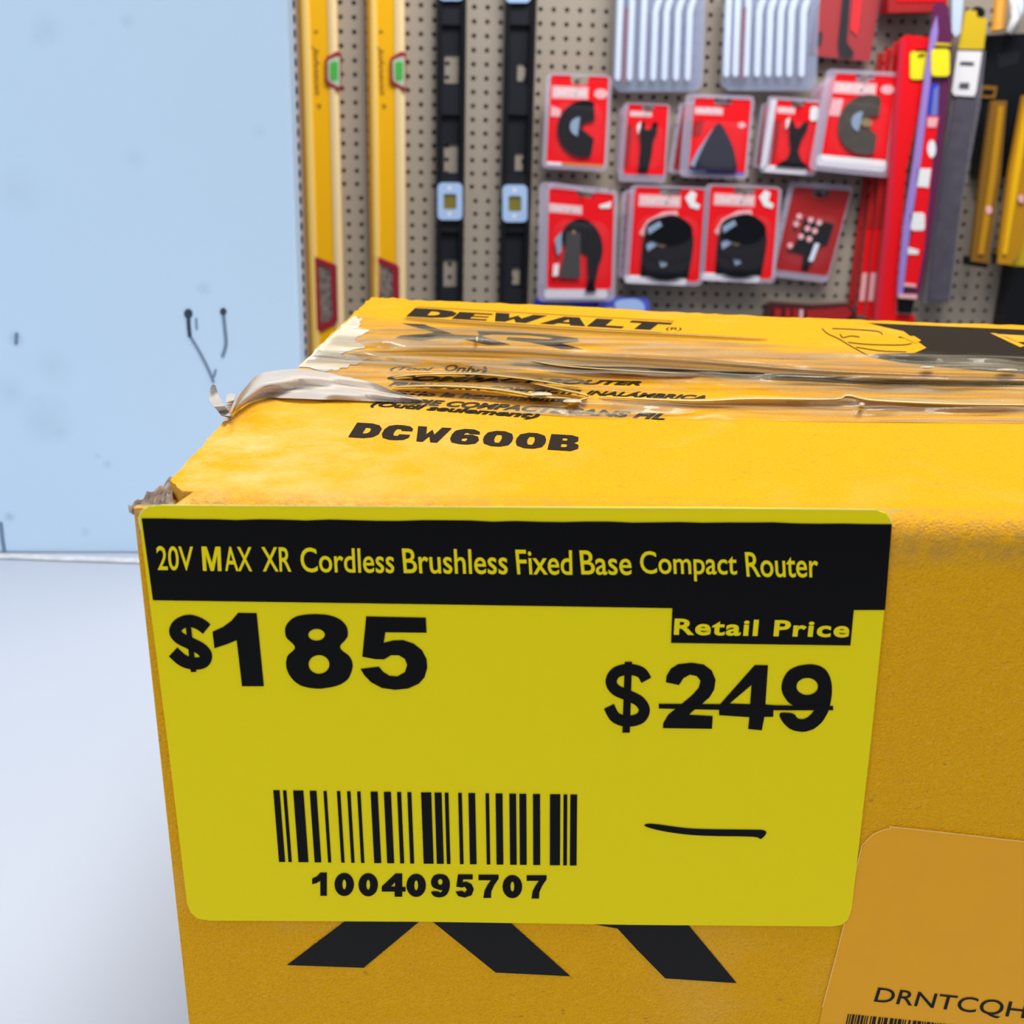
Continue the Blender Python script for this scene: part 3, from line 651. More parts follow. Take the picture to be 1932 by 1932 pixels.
# ------------------------------------------------------------------ spirit levels on the wall
def vbar(name, x0, x1, y0, y1, off, thick, m, parent, yref=300, plane=WALL):
    """true vertical bar: x limits read at row yref, ends at rows y0,y1"""
    X0 = plane.at(x0, yref, off)[0]; X1 = plane.at(x1, yref, off)[0]; Z0 = plane.at(x0, y0, off)[2]; Z1 = plane.at(x0, y1, off)[2]
    return (X0, DW-off, Z1, X1, DW-off+thick, Z0)
def yellow_level(xs, label, y1, vx):
    o = thing('spirit_level', label, 'spirit level', WALL.at(xs[2], y1, 0), 'yellow box levels hanging on the pegboard')
    T = -160
    lst = [vbar('', xs[0], xs[4], T, y1, .020, .020, 0, o)]
    boxes('beam', lst, M['lev'], o)
    # front profile: rolled flanges either side of a recessed web
    X = [WALL.at(x, 300, .026)[0] for x in xs]; Z0 = WALL.at(xs[0], T, .026)[2]; Z1 = WALL.at(xs[0], y1, .026)[2]
    def prof(pts, name, m):
        n = len(pts); v = [(x, DW-d, z) for z in (Z0, Z1) for x, d in pts]; f = [(i, i+1, n+i+1, n+i) for i in range(n-1)]+[tuple(range(n)), tuple(range(n, 2*n))]
        q = link(name, v, f, m, o); fixn(q); return q
    prof([(X[0], .020), (X[0], .024), (X[1], .027), (X[1], .020)], 'shaded_edge', M['levd'])
    prof([(X[1], .020), (X[1], .027), (X[1]*.5+X[2]*.5, .0285), (X[2], .026), (X[2], .020)], 'flange', M['levp' if 0 else 'levf'])
    prof([(X[3], .020), (X[3], .026), (X[3]*.5+X[4]*.5, .0285), (X[4], .022), (X[4], .020)], 'flange', M['levp'])
    boxes('web', [(X[2], DW-.0235, Z1, X[3], DW-.020, Z0)], M['levc'], o)
    return o
M['levf'] = mat('lit_yellow_flange', (.84, .58, .16), .28, spec=.6)  # lit tone of the level yellow, painted onto the left flange
def level_dress(o, dx, full_green):
    sc_ = 550, 30, 8.4
    def g(a, b, off=.0295): return WALL.at(550+a/8.4+dx, 30+b/8.4, off)
    q = lambda pts: [(550+a/8.4+dx, 30+b/8.4) for a, b in pts]
    fr = slab('vial_frame', q([(535, 690), (555, 650), (720, 560), (790, 590), (780, 1190), (740, 1190), (560, 1080), (535, 1040)]), WALL, .0292, .004, M['burg'], o)
    slab('vial_bed', q([(575, 720), (600, 690), (735, 640), (765, 660), (765, 1120), (735, 1120), (600, 1040), (580, 1000)]), WALL, .0298, .001, M['vialbed'], fr)
    slab('vial', q(rrect(615, 725, 735, 1010, 30)), WALL, .0312, .0014, M['green'], fr)
    k = Ink(); k.add(*(lambda t: t)(text2d('Johnson', offset=.03, shear=.3)), (lambda h: (lambda u, v: WALL.at(*h(u, v), .0238)))(homog([(605+dx, 178), (600+dx, 86), (588+dx, 86), (592+dx, 178)][:0] or [(601+dx, 86), (605+dx, 180), (591+dx, 180), (588+dx, 86)])))
    k.make('lettering', M['levt'], o)
    k = Ink(); k.poly([[(596+dx, 55), (601+dx, 62), (591+dx, 64)]], lambda a, b: WALL.at(a, b, .0238)); k.make('arrow_mark', M['levt'], o)
    k = Ink(); k.poly([[(598+dx, 196), (607+dx, 199), (601+dx, 208)]], lambda a, b: WALL.at(a, b, .0238)); k.make('arrow_mark', M['levt'], o)
for xs, lb, vx, y1, dx in (([572, 579, 592, 625.5, 641.5], 'yellow spirit level nearest the blue board, its red-framed vial fully in view', 0, 790, 0),
                       ([696, 703, 714, 746.5, 764], 'yellow spirit level second from the blue board, its lower vial cut by the carton', 0, 700, 122.5)):
    o = yellow_level(xs, lb, y1, vx); level_dress(o, dx, 1)
    s = 0 if dx == 0 else 1
    if s == 0: fp = [(588, 484), (596, 485), (634, 500), (638, 506), (640, 603), (634, 611), (606, 626), (597, 622), (593, 560)]; hp = [(600, 497), (624, 508), (628, 600), (606, 612)]
    else: fp = [(706, 484), (714, 485), (750, 500), (754, 508), (758, 603), (752, 611), (722, 626), (714, 622), (710, 560)]; hp = [(715, 497), (740, 508), (744, 600), (719, 612)]
    fr = slab('vial_frame', fp, WALL, .0275, .0045, M['burg'], o, holes=[hp])
    slab('vial_window', hp, WALL, .0245, .001, mat('dark_clear_window', (.26, .21, .18), .15, noise=(90, .8, (.05, .04, .04))), fr)
def black_level(x0, x1, i0, i1, label, dx):
    T = -160; B = 640; o = thing('black_spirit_level', label, 'spirit level', WALL.at((x0+x1)/2, B, 0), 'black levels hanging on the pegboard')
    w = (x1-x0)
    L_ = vbar('', x0, x0+w*.17, T, B, .024, .024, 0, o); R_ = vbar('', x1-w*.17, x1, T, B, .024, .024, 0, o)
    boxes('edge_rail', [L_], M['blk'], o, .0012); boxes('edge_rail', [R_], M['blk'], o, .0012)
    cuts = [(-90, -20), (46, 161), (216, 330), (437, 545)]; ys = [T]+[y for c in cuts for y in c]+[B]
    lst = []
    for a, b in zip(ys[::2], ys[1::2]): lst.append(vbar('', i0, i1, a, b, .016, .010, 0, o))
    o0, o1 = (i0+6, i1-4) if not dx else (i0+16, i1-9)
    for a, b in cuts:            # black plates stand in for shade at pocket tops; lower part is open
        m_ = a+(b-a)*(.48 if not dx else .62); e = b-(4 if not dx else 8)
        lst += [vbar('', i0, i1, a, m_, .005, .004, 0, o), vbar('', i0, o0, m_, b, .005, .004, 0, o), vbar('', o1, i1, m_, b, .005, .004, 0, o), vbar('', o0, o1, e, b, .005, .004, 0, o)]
    boxes('web', lst, M['blkw'], o)
    for cy in (380+dx*.0, -34):
        c = cy+(4 if dx else 0); cx = 849 if not dx else 971.5
        if cy < 0: cx += 2 if not dx else 6
        fr = slab('vial_frame', rrect(cx-23.5, c-35, cx+23.5, c+35, 9, 5), WALL, .027, .010, M['ice'], o, holes=[list(reversed(rrect(cx-12, c-14, cx+12, c+15, 3, 2)))])
        slab('vial', rrect(cx-12.5, c-15, cx+12.5, c+16, 3, 2), WALL, .0235, .003, M['vial'], fr)
        for yy in (c-25, c+24): slab('screw', ell(cx-1, yy, 3.5, 3.5, 12), WALL, .0276, .001, M['white'], fr)
black_level(823.5, 877, 832, 868, 'black spirit level with ice blue vial frame, beside the yellow levels', 0)
black_level(947.5, 1004, 956, 996, 'black spirit level with ice blue vial frame, right beside the red blade packs', 1)

# slotted upright beside the blue board
X = [WALL.at(x, 330, .012)[0] for x in (557, 560, 567, 572.5)]; sl_ = []; z = CZ+.35
v = []; f = []
def q4(a, b_, z0, z1, d0=.012, d1=.012): n_ = len(v); v.extend([(a, DW-d0, z0), (b_, DW-d1, z0), (b_, DW-d1, z1), (a, DW-d0, z1)]); f.append((n_, n_+1, n_+2, n_+3))
zz = CZ+.2080+.0254*6
while zz > CZ-.58:
    q4(X[0]-.02, X[1], zz-.0254, zz); q4(X[2], X[3], zz-.0254, zz); q4(X[1], X[2], zz-.0254, zz-.0145); n_ = 0
    q4(X[1], X[1], zz-.0145, zz, .012, .004); q4(X[2], X[2], zz-.0145, zz, .012, .004)
    zz -= .0254
q4(X[3], X[3], CZ-.58, CZ+.36, .012, 0)
q4(X[0]-.02, X[3], CZ-.58, CZ+.36, .003, .003); nb = len(f)
o = link('slotted_rail', v, f, None, mats=[mat('pinkish_rail_paint', (.66, .54, .50), .45), M['hole']], midx=[0]*(nb-1)+[1]); tag(o, 'slotted upright rail between the blue board and the first yellow level', 'rail')

# ------------------------------------------------------------------ packs
def hook(x, y, ln=.05):
    P = WALL.at(x, y, .0)
    pts = [P+np.array([0, .004, 0]), P+np.array([0, -.01, -.001]), P+np.array([0, -ln, -.002]), P+np.array([0, -ln-.006, .004])]
    return pts
def pack(name, label, cat, quad, off, build, shell=None, skin='skin', card='red', logo=(.03, .12, .66, .26), notch=(.34, .66, .1), depth=.012, group=None, hookpos=None, blister=True, hname=''):
    hname = hname or ' '.join(label.replace(',', '').split()[:12])
    h = homog(quad); W_ = lambda u, v, o_: WALL.at(*h(u, v), o_)
    root = thing(name, label, cat, WALL.at(*h(.5, 1), off), group)
    def sl(nm, pts, o_, th, m, par=None, holes=()):
        return slab(nm, [h(*p) for p in pts], WALL, o_, th, M[m] if isinstance(m, str) else m, par or root, holes=[[h(*p) for p in q] for q in holes])
    a, b, c = notch
    sl('backing_card', [(0, 0), (a, 0), (a+.03, c), (b-.03, c), (b, 0), (1, 0), (1, 1), (0, 1)], off, .0012, card)
    if logo:
        lp = sl('logo_panel', [(logo[0], logo[1]), (logo[2], logo[1]), (logo[2], logo[3]), (logo[0], logo[3])], off+.0006, .0005, 'pink')
        k = Ink(); tv, tf = text2d('CRAFTSMAN', offset=.02); m_ = .12*(logo[2]-logo[0])*.5; mv = (logo[3]-logo[1])*.22
        k.add(tv, tf, lambda u, v: W_(logo[0]+m_+u*(logo[2]-logo[0]-2*m_), logo[1]+mv+v*(logo[3]-logo[1]-2*mv), off+.0010)); k.make('logo_lettering', M['white'], lp)
    build(sl, W_, off)
    if blister:
        s = shell or (-.08, -.02, 1.05, 1.04)
        outer = rrect(s[0], s[1], s[2], s[3], .10, 4, .06); inner = rrect(.0, .005, .995, .99, .06, 4, .04)
        sl('blister_rim', outer, off+.003, .004, 'skinw', holes=[list(reversed(inner))])
        # raised clear dome over the tool
        o1 = rrect(.06, .30, .95, .96, .2, 5, .16); o2 = rrect(.14, .37, .87, .90, .2, 5, .16); n = len(o1)
        v = [W_(p[0], p[1], off+.002) for p in o1]+[W_(p[0], p[1], off+.002+depth) for p in o2]
        link('blister', v, [(i, (i+1) % n, n+(i+1) % n, n+i) for i in range(n)]+[tuple(range(n, 2*n))], M['skin'], root)
    hx, hy = hookpos or (.5, c*.6)
    hp = h(hx, hy); P = WALL.at(*hp, off)
    tube('peg_hook', [(P[0], DW+.004, P[2]+.004), (P[0], DW-.012, P[2]+.003), (P[0], P[1]-.012, P[2]+.001), (P[0], P[1]-.018, P[2]+.006)], .0013, M['hookm'], None, 8)
    hk = bpy.context.scene.objects[-1] if False else [o for o in COL.objects if o.name.startswith('peg_hook')][-1]
    tag(hk, 'wire hook holding the '+hname, 'hook', 'wire hooks carrying the red packs')
    return root
def cdisc(m, cu, cv, ru, rv, cut, notch, hub=None, wedge=.5):
    def b(sl, W_, off):
        pts = []
        for i in range(60):
            a = -math.pi/2-.0+2*math.pi*i/60
            x = cu+ru*math.cos(a); y = cv+rv*math.sin(a)
            if x > cut: continue
            pts.append((i, x, y))
        arc = sorted(pts, key=lambda p: (p[0]-30) % 60 if False else p[0])
        # order from lower right round the left to upper right
        low = [p for p in pts if p[2] > cv]; up = [p for p in pts if p[2] <= cv]
        seq = sorted(low, key=lambda p: math.atan2(p[2]-cv, p[1]-cu))+sorted(up, key=lambda p: (math.atan2(p[2]-cv, p[1]-cu) % (2*math.pi)))
        out = [(x, y) for _, x, y in seq]
        out += [(cut, cv-rv*.32), (cu+.02, cv-rv*.25), (cu-.06, cv), (cu+.02, cv+rv*.1), (cut, cv+rv*.34)]
        d = sl('saw_blade', out, off+.006, .0015, m)
        sl('blade_hub', ell(cu-.08, cv-.02, ru*.36, rv*.34, 16, math.pi*.55, math.pi*1.5, False), off+.0085, .002, 'glint', d)
        if hub: sl('brass_boss', ell(cu+.0, cv-.01, ru*.2, rv*.14, 14), off+.0095, .002, 'hub', d)
        notch(sl, off)
    return b
def foot1(sl, off): sl('caption_strip', [(.0, .965), (1, .965), (1, 1.0), (0, 1.0)], off+.001, .001, 'orange'); sl('white_caption', [(0, .965), (.26, .965), (.26, 1), (0, 1)], off+.002, .001, 'white'); sl('print_block', [(.03, .34), (.2, .38), (.2, .46), (.03, .46)], off+.001, .0005, 'pink'); sl('emblem', ell(.88, .19, .12, .055, 16), off+.001, .0005, 'pink')
G1 = 'red carded blade packs hung on the pegboard'
pack('blade_pack', 'red blade pack at upper left of the group, black half-moon blade and orange foot strip', 'tool pack', [(1040, 141), (1149, 145), (1140, 317), (1031, 311)], .05, cdisc('tool', .62, .58, .46, .31, .80, foot1), group=G1)
def narrow(flare, white):
    def b(sl, W_, off):
        if flare: p = [(.36, .30), (.44, .30), (.5, .40), (.58, .40), (.68, .30), (.80, .30), (.76, .42), (.66, .55), (.60, .74), (.70, .86), (.90, .96), (.12, .96), (.38, .84), (.44, .72), (.38, .56), (.36, .42)]
        else: p = [(.36, .25), (.44, .25), (.46, .36), (.58, .36), (.66, .25), (.76, .25), (.76, .40), (.68, .50), (.66, .70), (.60, .95), (.36, .95), (.38, .60), (.34, .45)]
        d = sl('scraper_blade', p, off+.006, .0015, 'tool')
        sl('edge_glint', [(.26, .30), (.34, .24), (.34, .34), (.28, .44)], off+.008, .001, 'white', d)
        sl('side_caption', [(.02, .3), (.16, .3), (.10, .9), (-.02, .9)], off+.001, .0006, 'dred'); 
        if white: sl('white_caption', rrect(-.12, .955, .84, 1.05, .05, 3, .03), off+.002, .001, 'white'); sl('white_edge', [(-.14, 0), (.0, 0), (-.08, 1), (-.20, 1)], off+.002, .001, 'white'); sl('emblem', rrect(.80, .06, 1.0, .28, .07, 4, .05), off+.002, .0006, 'white')
    return b
pack('scraper_pack', 'narrow red pack with black scraper blade, between the half-moon and triangle packs', 'tool pack', [(1186, 196), (1261, 199), (1253, 332), (1176, 329)], .03, narrow(False, False), group=G1, logo=(.05, .1, .6, .18), shell=(-.12, -.02, 1.05, 1.1))
def tribuild(sl, W_, off):
    p = spline([(.47, .33), (.62, .46), (.76, .66), (.86, .93), (.80, .95), (.45, .96), (.12, .94), (.10, .92), (.22, .66), (.34, .46)], 5)
    d = sl('sanding_pad', p, off+.012, .009, 'navy')
    sl('pad_side', [(.02, .90), (.12, .72), (.34, .44), (.44, .34), (.35, .48), (.22, .68), (.12, .93)], off+.010, .008, 'glint', d)
    sl('caption_strip', [(0, .965), (1, .965), (1, 1.0), (0, 1.0)], off+.002, .001, 'blue'); sl('white_caption', [(.0, .955), (.3, .955), (.3, .99), (0, .99)], off+.003, .001, 'bluep'); sl('emblem', ell(.87, .34, .07, .04, 14), off+.001, .0005, 'pink')
    sl('print_block', [(.02, .3), (.2, .3), (.16, .5), (.0, .5)], off+.001, .0005, 'dred')
pack('sanding_pad_pack', 'red pack with dark navy triangular sanding pad and blue foot strip', 'tool pack', [(1311, 184), (1418, 188), (1405, 330), (1299, 326)], .06, tribuild, group=G1, logo=(.02, .12, .52, .22), shell=(-.16, -.05, 1.06, 1.06))
pack('scraper_pack', 'narrow red pack with flared black scraper and white foot strip', 'tool pack', [(1466, 188), (1546, 194), (1536, 324), (1452, 318)], .055, narrow(True, True), group=G1, logo=(.03, .1, .45, .2), blister=True, shell=(-.22, -.05, 1.05, 1.06))
# three more packs stacked behind the big one, seen by their edges
for i in range(4):
    dx = -9*(4-i); dy = 9*(4-i)*.8
    pack('blade_pack', ['rearmost red pack of the four behind the brown half-moon one', 'red pack second from the back in the stack of blade packs', 'red pack third from the back in the stack of blade packs', 'red pack directly behind the brown half-moon blade pack'][i], 'tool pack',
         [(1575+dx, 140+dy), (1690+dx, 146+dy*.7), (1670+dx, 318+dy*.2), (1552+dx*.5, 312-dy*.2)], .012+.010*i, lambda sl, W_, off: None, logo=None, group='red packs stacked on one hook', depth=.006)
def foot5(sl, off): sl('white_caption', rrect(-.06, .93, 1.0, 1.05, .05, 3, .04), off+.002, .001, 'white'); sl('emblem', ell(.88, .16, .11, .055, 16), off+.001, .0005, 'pink'); sl('print_block', [(.02, .3), (.2, .3), (.18, .5), (.0, .5)], off+.001, .0005, 'pink')
pack('blade_pack', 'front red pack with brown half-moon blade, brass hub and white foot strip', 'tool pack', [(1577, 138), (1692, 144), (1672, 316), (1548, 304)], .075, cdisc('bronze', .62, .56, .44, .33, .80, foot5, hub=True), group=G1, logo=(0, .1, .70, .24), shell=(-.16, -.05, 1.08, 1.1))
def two(sl, W_, off):
    arch = spline([(.20, .50), (.24, .38), (.38, .30), (.52, .28), (.68, .33), (.80, .45), (.84, .60), (.78, .74), (.70, .70), (.5, .62), (.3, .6)], 5)
    d = sl('backing_blade', arch, off+.004, .001, 'tool')
    sl('plunge_blade', [(.28, .42), (.48, .42), (.50, .88), (.17, .88), (.25, .62)], off+.008, .0015, mat('dark_grey_steel', (.045, .045, .048), .35)); 
    sl('narrow_blade', [(.62, .40), (.80, .52), (.78, .76), (.72, .96), (.76, 1.02), (.58, 1.02), (.62, .9), (.60, .7)], off+.008, .0015, 'tool')
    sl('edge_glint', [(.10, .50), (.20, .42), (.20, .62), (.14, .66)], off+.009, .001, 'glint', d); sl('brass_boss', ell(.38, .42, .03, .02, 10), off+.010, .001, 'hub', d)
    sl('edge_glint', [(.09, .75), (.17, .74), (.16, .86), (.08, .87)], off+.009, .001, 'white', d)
    sl('white_caption', rrect(-.04, 1.0, .93, 1.09, .04, 3, .03), off+.002, .001, 'white'); sl('emblem', [(.76, .13), (.96, .08), (.94, .15), (.78, .16)], off+.002, .0006, 'white')
pack('blade_pack', 'tall red pack at lower left with a grey plunge blade beside a narrow black one', 'tool pack', [(1036, 354), (1159, 366), (1154, 547), (1032, 546)], .055, two, group=G1, logo=(.0, .15, .50, .24), shell=(-.14, -.05, 1.06, 1.12), notch=(.4, .7, .06))
def three(sl, W_, off):
    arch = spline([(.16, .96), (.16, .62), (.22, .46), (.38, .33), (.56, .29), (.74, .34), (.86, .48), (.88, .64), (.84, .96)], 5, False)
    sl('backing_blade', arch, off+.004, .001, 'tool')
    for i, (cu, cv) in enumerate(((.52, .46), (.52, .64), (.50, .84))):
        d = sl('round_blade', ell(cu, cv, .34, .155, 26), off+.007+.004*(2-i), .0015, 'tool')
        g = [(-.31, -.02), (-.14, -.10), (-.10, -.05), (-.28, .05)] if i < 2 else [(-.10, -.06), (.0, -.07), (.03, -.01), (-.05, .02)]
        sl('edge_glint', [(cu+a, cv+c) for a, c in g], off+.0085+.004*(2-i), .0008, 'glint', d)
        if i == 1: sl('brass_boss', ell(cu-.08, cv-.03, .06, .03, 12), off+.0125, .001, 'hub', d)
    sl('white_caption', rrect(-.06, .955, .82, 1.04, .04, 3, .03), off+.002, .001, 'white'); 
    em = sl('emblem', [(.72, .10), (.80, .02), (.88, .05), (.86, .14), (.94, .17), (.92, .22), (.80, .20)], off+.002, .0006, 'white')
    sl('print_arch', [(.10, .50), (.2, .36), (.42, .26), (.62, .24), (.64, .30), (.44, .32), (.28, .40), (.16, .54)], off+.002, .0006, 'pink')
pack('blade_pack', 'red pack with three round black blades, left of its twin', 'tool pack', [(1199, 352), (1331, 357), (1319, 533), (1187, 527)], .06, three, group=G1, logo=(.06, .08, .66, .21))
pack('blade_pack', 'red pack with three stacked round black blades, right of its twin', 'tool pack', [(1341, 350), (1470, 356), (1456, 528), (1329, 522)], .06, three, group=G1, logo=(.06, .08, .66, .21))
def bits(sl, W_, off):
    sl('dark_tray', [(.33, .34), (.86, .38), (.84, .62), (.60, .66), (.62, .95), (.50, .95), (.46, .76), (.22, .74), (.30, .58)], off+.004, .003, 'tool')
    for a, b in ((.22, .33), (.44, .36), (.60, .38), (.20, .42), (.42, .46), (.56, .48), (.34, .56), (.50, .58), (.18, .68)):
        sl('bit_tip', ell(a, b, .05, .035, 12), off+.008, .004, 'pink')
    sl('grey_bit', [(.62, .62), (.70, .62), (.66, .84), (.58, .84)], off+.008, .003, 'silver')
pack('bit_set_pack', 'dark red tilted pack with small silver bits, at the right end of the lower row', 'tool pack', [(1498, 352), (1606, 360), (1562, 522), (1462, 510)], .03, bits, group=G1, logo=None, card='dred', shell=(-.10, -.06, 1.02, 1.08))

for lb, q, o_, cd_ in (('dark red pack hanging directly behind the triangular sanding pad pack', [(1290, 196), (1400, 196), (1392, 322), (1270, 322)], .03, 'dred'),
                     ('dark red pack hanging directly behind the flared scraper pack', [(1444, 196), (1530, 200), (1520, 318), (1428, 312)], .025, 'dred'),
                     ('red pack just behind the tall plunge blade pack, top edge showing', [(1044, 346), (1150, 372), (1146, 530), (1030, 530)], .03, 'dred'),
                     ('dark red pack behind the left of the twin round blade packs', [(1184, 362), (1310, 366), (1300, 520), (1176, 520)], .03, 'dred'),
                     ('dark red pack behind the right of the twin round blade packs', [(1336, 360), (1452, 366), (1440, 515), (1324, 514)], .03, 'dred'),
                     ('dark red pack behind the narrow scraper pack beside the half-moon', [(1176, 204), (1250, 206), (1244, 326), (1168, 324)], .012, 'dred')):
    pack('blade_pack', lb, 'tool pack', q, o_, lambda sl, W_, off: sl('dark_insert', [(.1, .3), (.9, .3), (.9, .95), (.1, .95)], off+.004, .004, 'tool'), logo=None, card=cd_, group='packs behind the front row')  # dark packs added to deepen the shade around the front ones

# clear packs of pale upright bars
def bar_pack(label, x0, x1, ytop, ybot, bars, barw, redx, off, yb):
    root = thing('bar_pack', label, 'tool pack', WALL.at((x0+x1)/2, ybot, off), 'clear packs of pale metal bars')
    dx = .06
    def sh(x, y): return (x-dx*(y-0)*.6, y)
    slab('backing_sheet', [sh(x0, ytop), sh(x1, ytop), sh(x1, ybot-8), sh(x1-12, ybot), sh(x0+12, ybot), sh(x0, ybot-8)], WALL, off, .001, M['skinb'], root)
    slab('red_strip', [sh(redx, 14), sh(redx+9, 14), sh(redx+8, yb+4), sh(redx, yb+4)], WALL, off+.017, .002, mat('wine_strip', (.17, .008, .025), .5), root)
    for i, x in enumerate(bars):
        top = ytop if i < 3 else 6
        c = [sh(x, top if i < 3 else 22), sh(x, yb-6)]
        pts = []
        if i < 3: pts = [sh(x-barw/2, top), sh(x+barw/2, top)]
        else: pts = [sh(x-barw/2, 24), sh(x-barw/2+3, 8), sh(x+2, -2), sh(x+barw/2+7, -2), sh(x+barw/2+3, 10), sh(x+barw/2, 24)]
        pts += [sh(x+barw/2, yb-5), sh(x+barw*.25, yb), sh(x-barw*.25, yb), sh(x-barw/2, yb-5)]
        b = slab('metal_bar', pts, WALL, off+.016, .012, M['silver'], root)
        mo = b.modifiers.new('b', 'BEVEL'); mo.width = .003; mo.segments = 3
    n = [sh(x0-3, ytop), sh(x1+2, ytop), sh(x1+2, ybot-12), sh(x1-12, ybot+2), sh(x0+12, ybot+2), sh(x0-3, ybot-12)]
    slab('clear_cover', n, WALL, off+.020, .0006, film('pale_clear_cover', (.62, .70, .95), .10, .1), root)
bar_pack('clear pack of pale upright bars nearer the black spirit levels', 1163, 1330, -60, 172, [1171, 1193, 1216, 1238, 1259, 1281, 1303], 11.5, 1178, .03, 153)
bar_pack('clear pack of pale upright bars beside the dark red pack at the top edge', 1368, 1545, -60, 170, [1376, 1393, 1413, 1434, 1455, 1475, 1495, 1518], 12, 1400, .045, 146)

# top right red packs
def simple(name, label, cat, parts, group=None):
    P = parts[0]; cx = sum(p[0] for p in P[1])/len(P[1]); cy = max(p[1] for p in P[1])
    root = thing(name, label, cat, WALL.at(cx, cy, P[2]), group)
    made = {}
    for nm, px, off, th, m in parts:
        par = root
        if '>' in nm: pn, nm = nm.split('>'); par = made[pn]
        o = slab(nm, px, WALL, off, th, M[m] if isinstance(m, str) else m, par); made[nm] = o
    return root
simple('tool_pack', 'dark red pack cut by the top edge, holding an upright black tool', 'tool pack', [
    ('backing_card', [(1556, -50), (1668, -50), (1641, 116), (1530, 104)], .03, .002, 'dred'),
    ('white_edge', [(1546, -50), (1556, -50), (1530, 104), (1523, 102)], .032, .004, 'skinw'),
    ('black_blade', [(1593, -30), (1606, -30), (1598, 80), (1612, 100), (1604, 108), (1584, 103), (1582, 80)], .036, .003, 'tool'),
    ('dark_bit', [(1545, 60), (1552, 60), (1549, 85), (1541, 84)], .034, .002, 'tool'),
    ('red_print', [(1615, -40), (1630, -40), (1618, 68), (1605, 55)], .034, .001, 'red'),
    ('clear_cover', [(1550, -50), (1672, -50), (1646, 120), (1524, 106)], .045, .0006, 'skin')])
simple('tool_box_pack', 'red flat box lying across the top edge right of the dark red pack', 'tool pack', [
    ('carton', [(1676, -60), (1790, -60), (1787, 22), (1676, 24)], .07, .05, 'dred'),
    ('red_front', [(1690, -60), (1786, -60), (1784, 3), (1692, 3)], .072, .002, 'red')])
# long red saw blade packs seen by their edges
for i, (xt, xb, yt, yb, lb) in enumerate(((1657, 1600, 100, 575, 'long red blade pack, leftmost of the edge-on row'), (1672, 1617, 92, 590, 'long red blade pack, second from left in the edge-on row'), (1687, 1633, 80, 598, 'long red blade pack, third from left in the edge-on row'))):
    fy = lambda y: xt+(xb-xt)*(y-yt)/(yb-yt)
    simple('long_blade_pack', lb, 'tool pack', [
        ('edge_card', [(fy(yt), yt), (fy(yt)+11, yt), (fy(yb)+13, yb+4), (fy(yb), yb+4)], .02+.02*i, .004, 'red' if i else 'dred'),
        ('upper_wrap', [(fy(yt)+2, yt+2), (fy(yt)+11, yt+2), (fy(430)+11, 430), (fy(430)+2, 430)], .022+.02*i, .001, 'dred'),
        ('pale_caption', [(fy(515)+2, 515), (fy(515)+12, 515), (fy(568)+12, 568), (fy(568)+2, 568)], .0225+.02*i, .001, 'dred' if i == 0 else 'pink')], 'long blade packs edge-on')
tagk = Ink()
simple('long_blade_pack', 'long bright red blade pack, frontmost of the edge-on row, yellow price tag on top', 'tool pack', [
    ('front_card', [(1698, 74), (1712, 66), (1752, 70), (1750, 130), (1710, 320), (1693, 520), (1692, 540), (1690, 612), (1648, 612), (1668, 430), (1684, 250)], .09, .006, 'red'),
    ('side_fold', [(1698, 76), (1708, 72), (1694, 250), (1680, 430), (1658, 612), (1648, 612), (1668, 430), (1684, 250)], .092, .002, mat('crimson_fold', (.60, .012, .04), .4)),
    ('foot_card', [(1690, 592), (1726, 594), (1724, 612), (1688, 612)], .088, .004, 'red'),
    ('price_tag', rrect(1717, 97, 1750, 150, 7, 4), .094, .001, 'yel'), ('price_tag>tag_header', [(1727, 93), (1752, 93), (1752, 97), (1727, 97)], .0945, .001, 'black'),
    ('price_tag>tag_print', [(1733, 102), (1746, 100), (1744, 106), (1732, 108)], .0955, .0005, 'levt')])
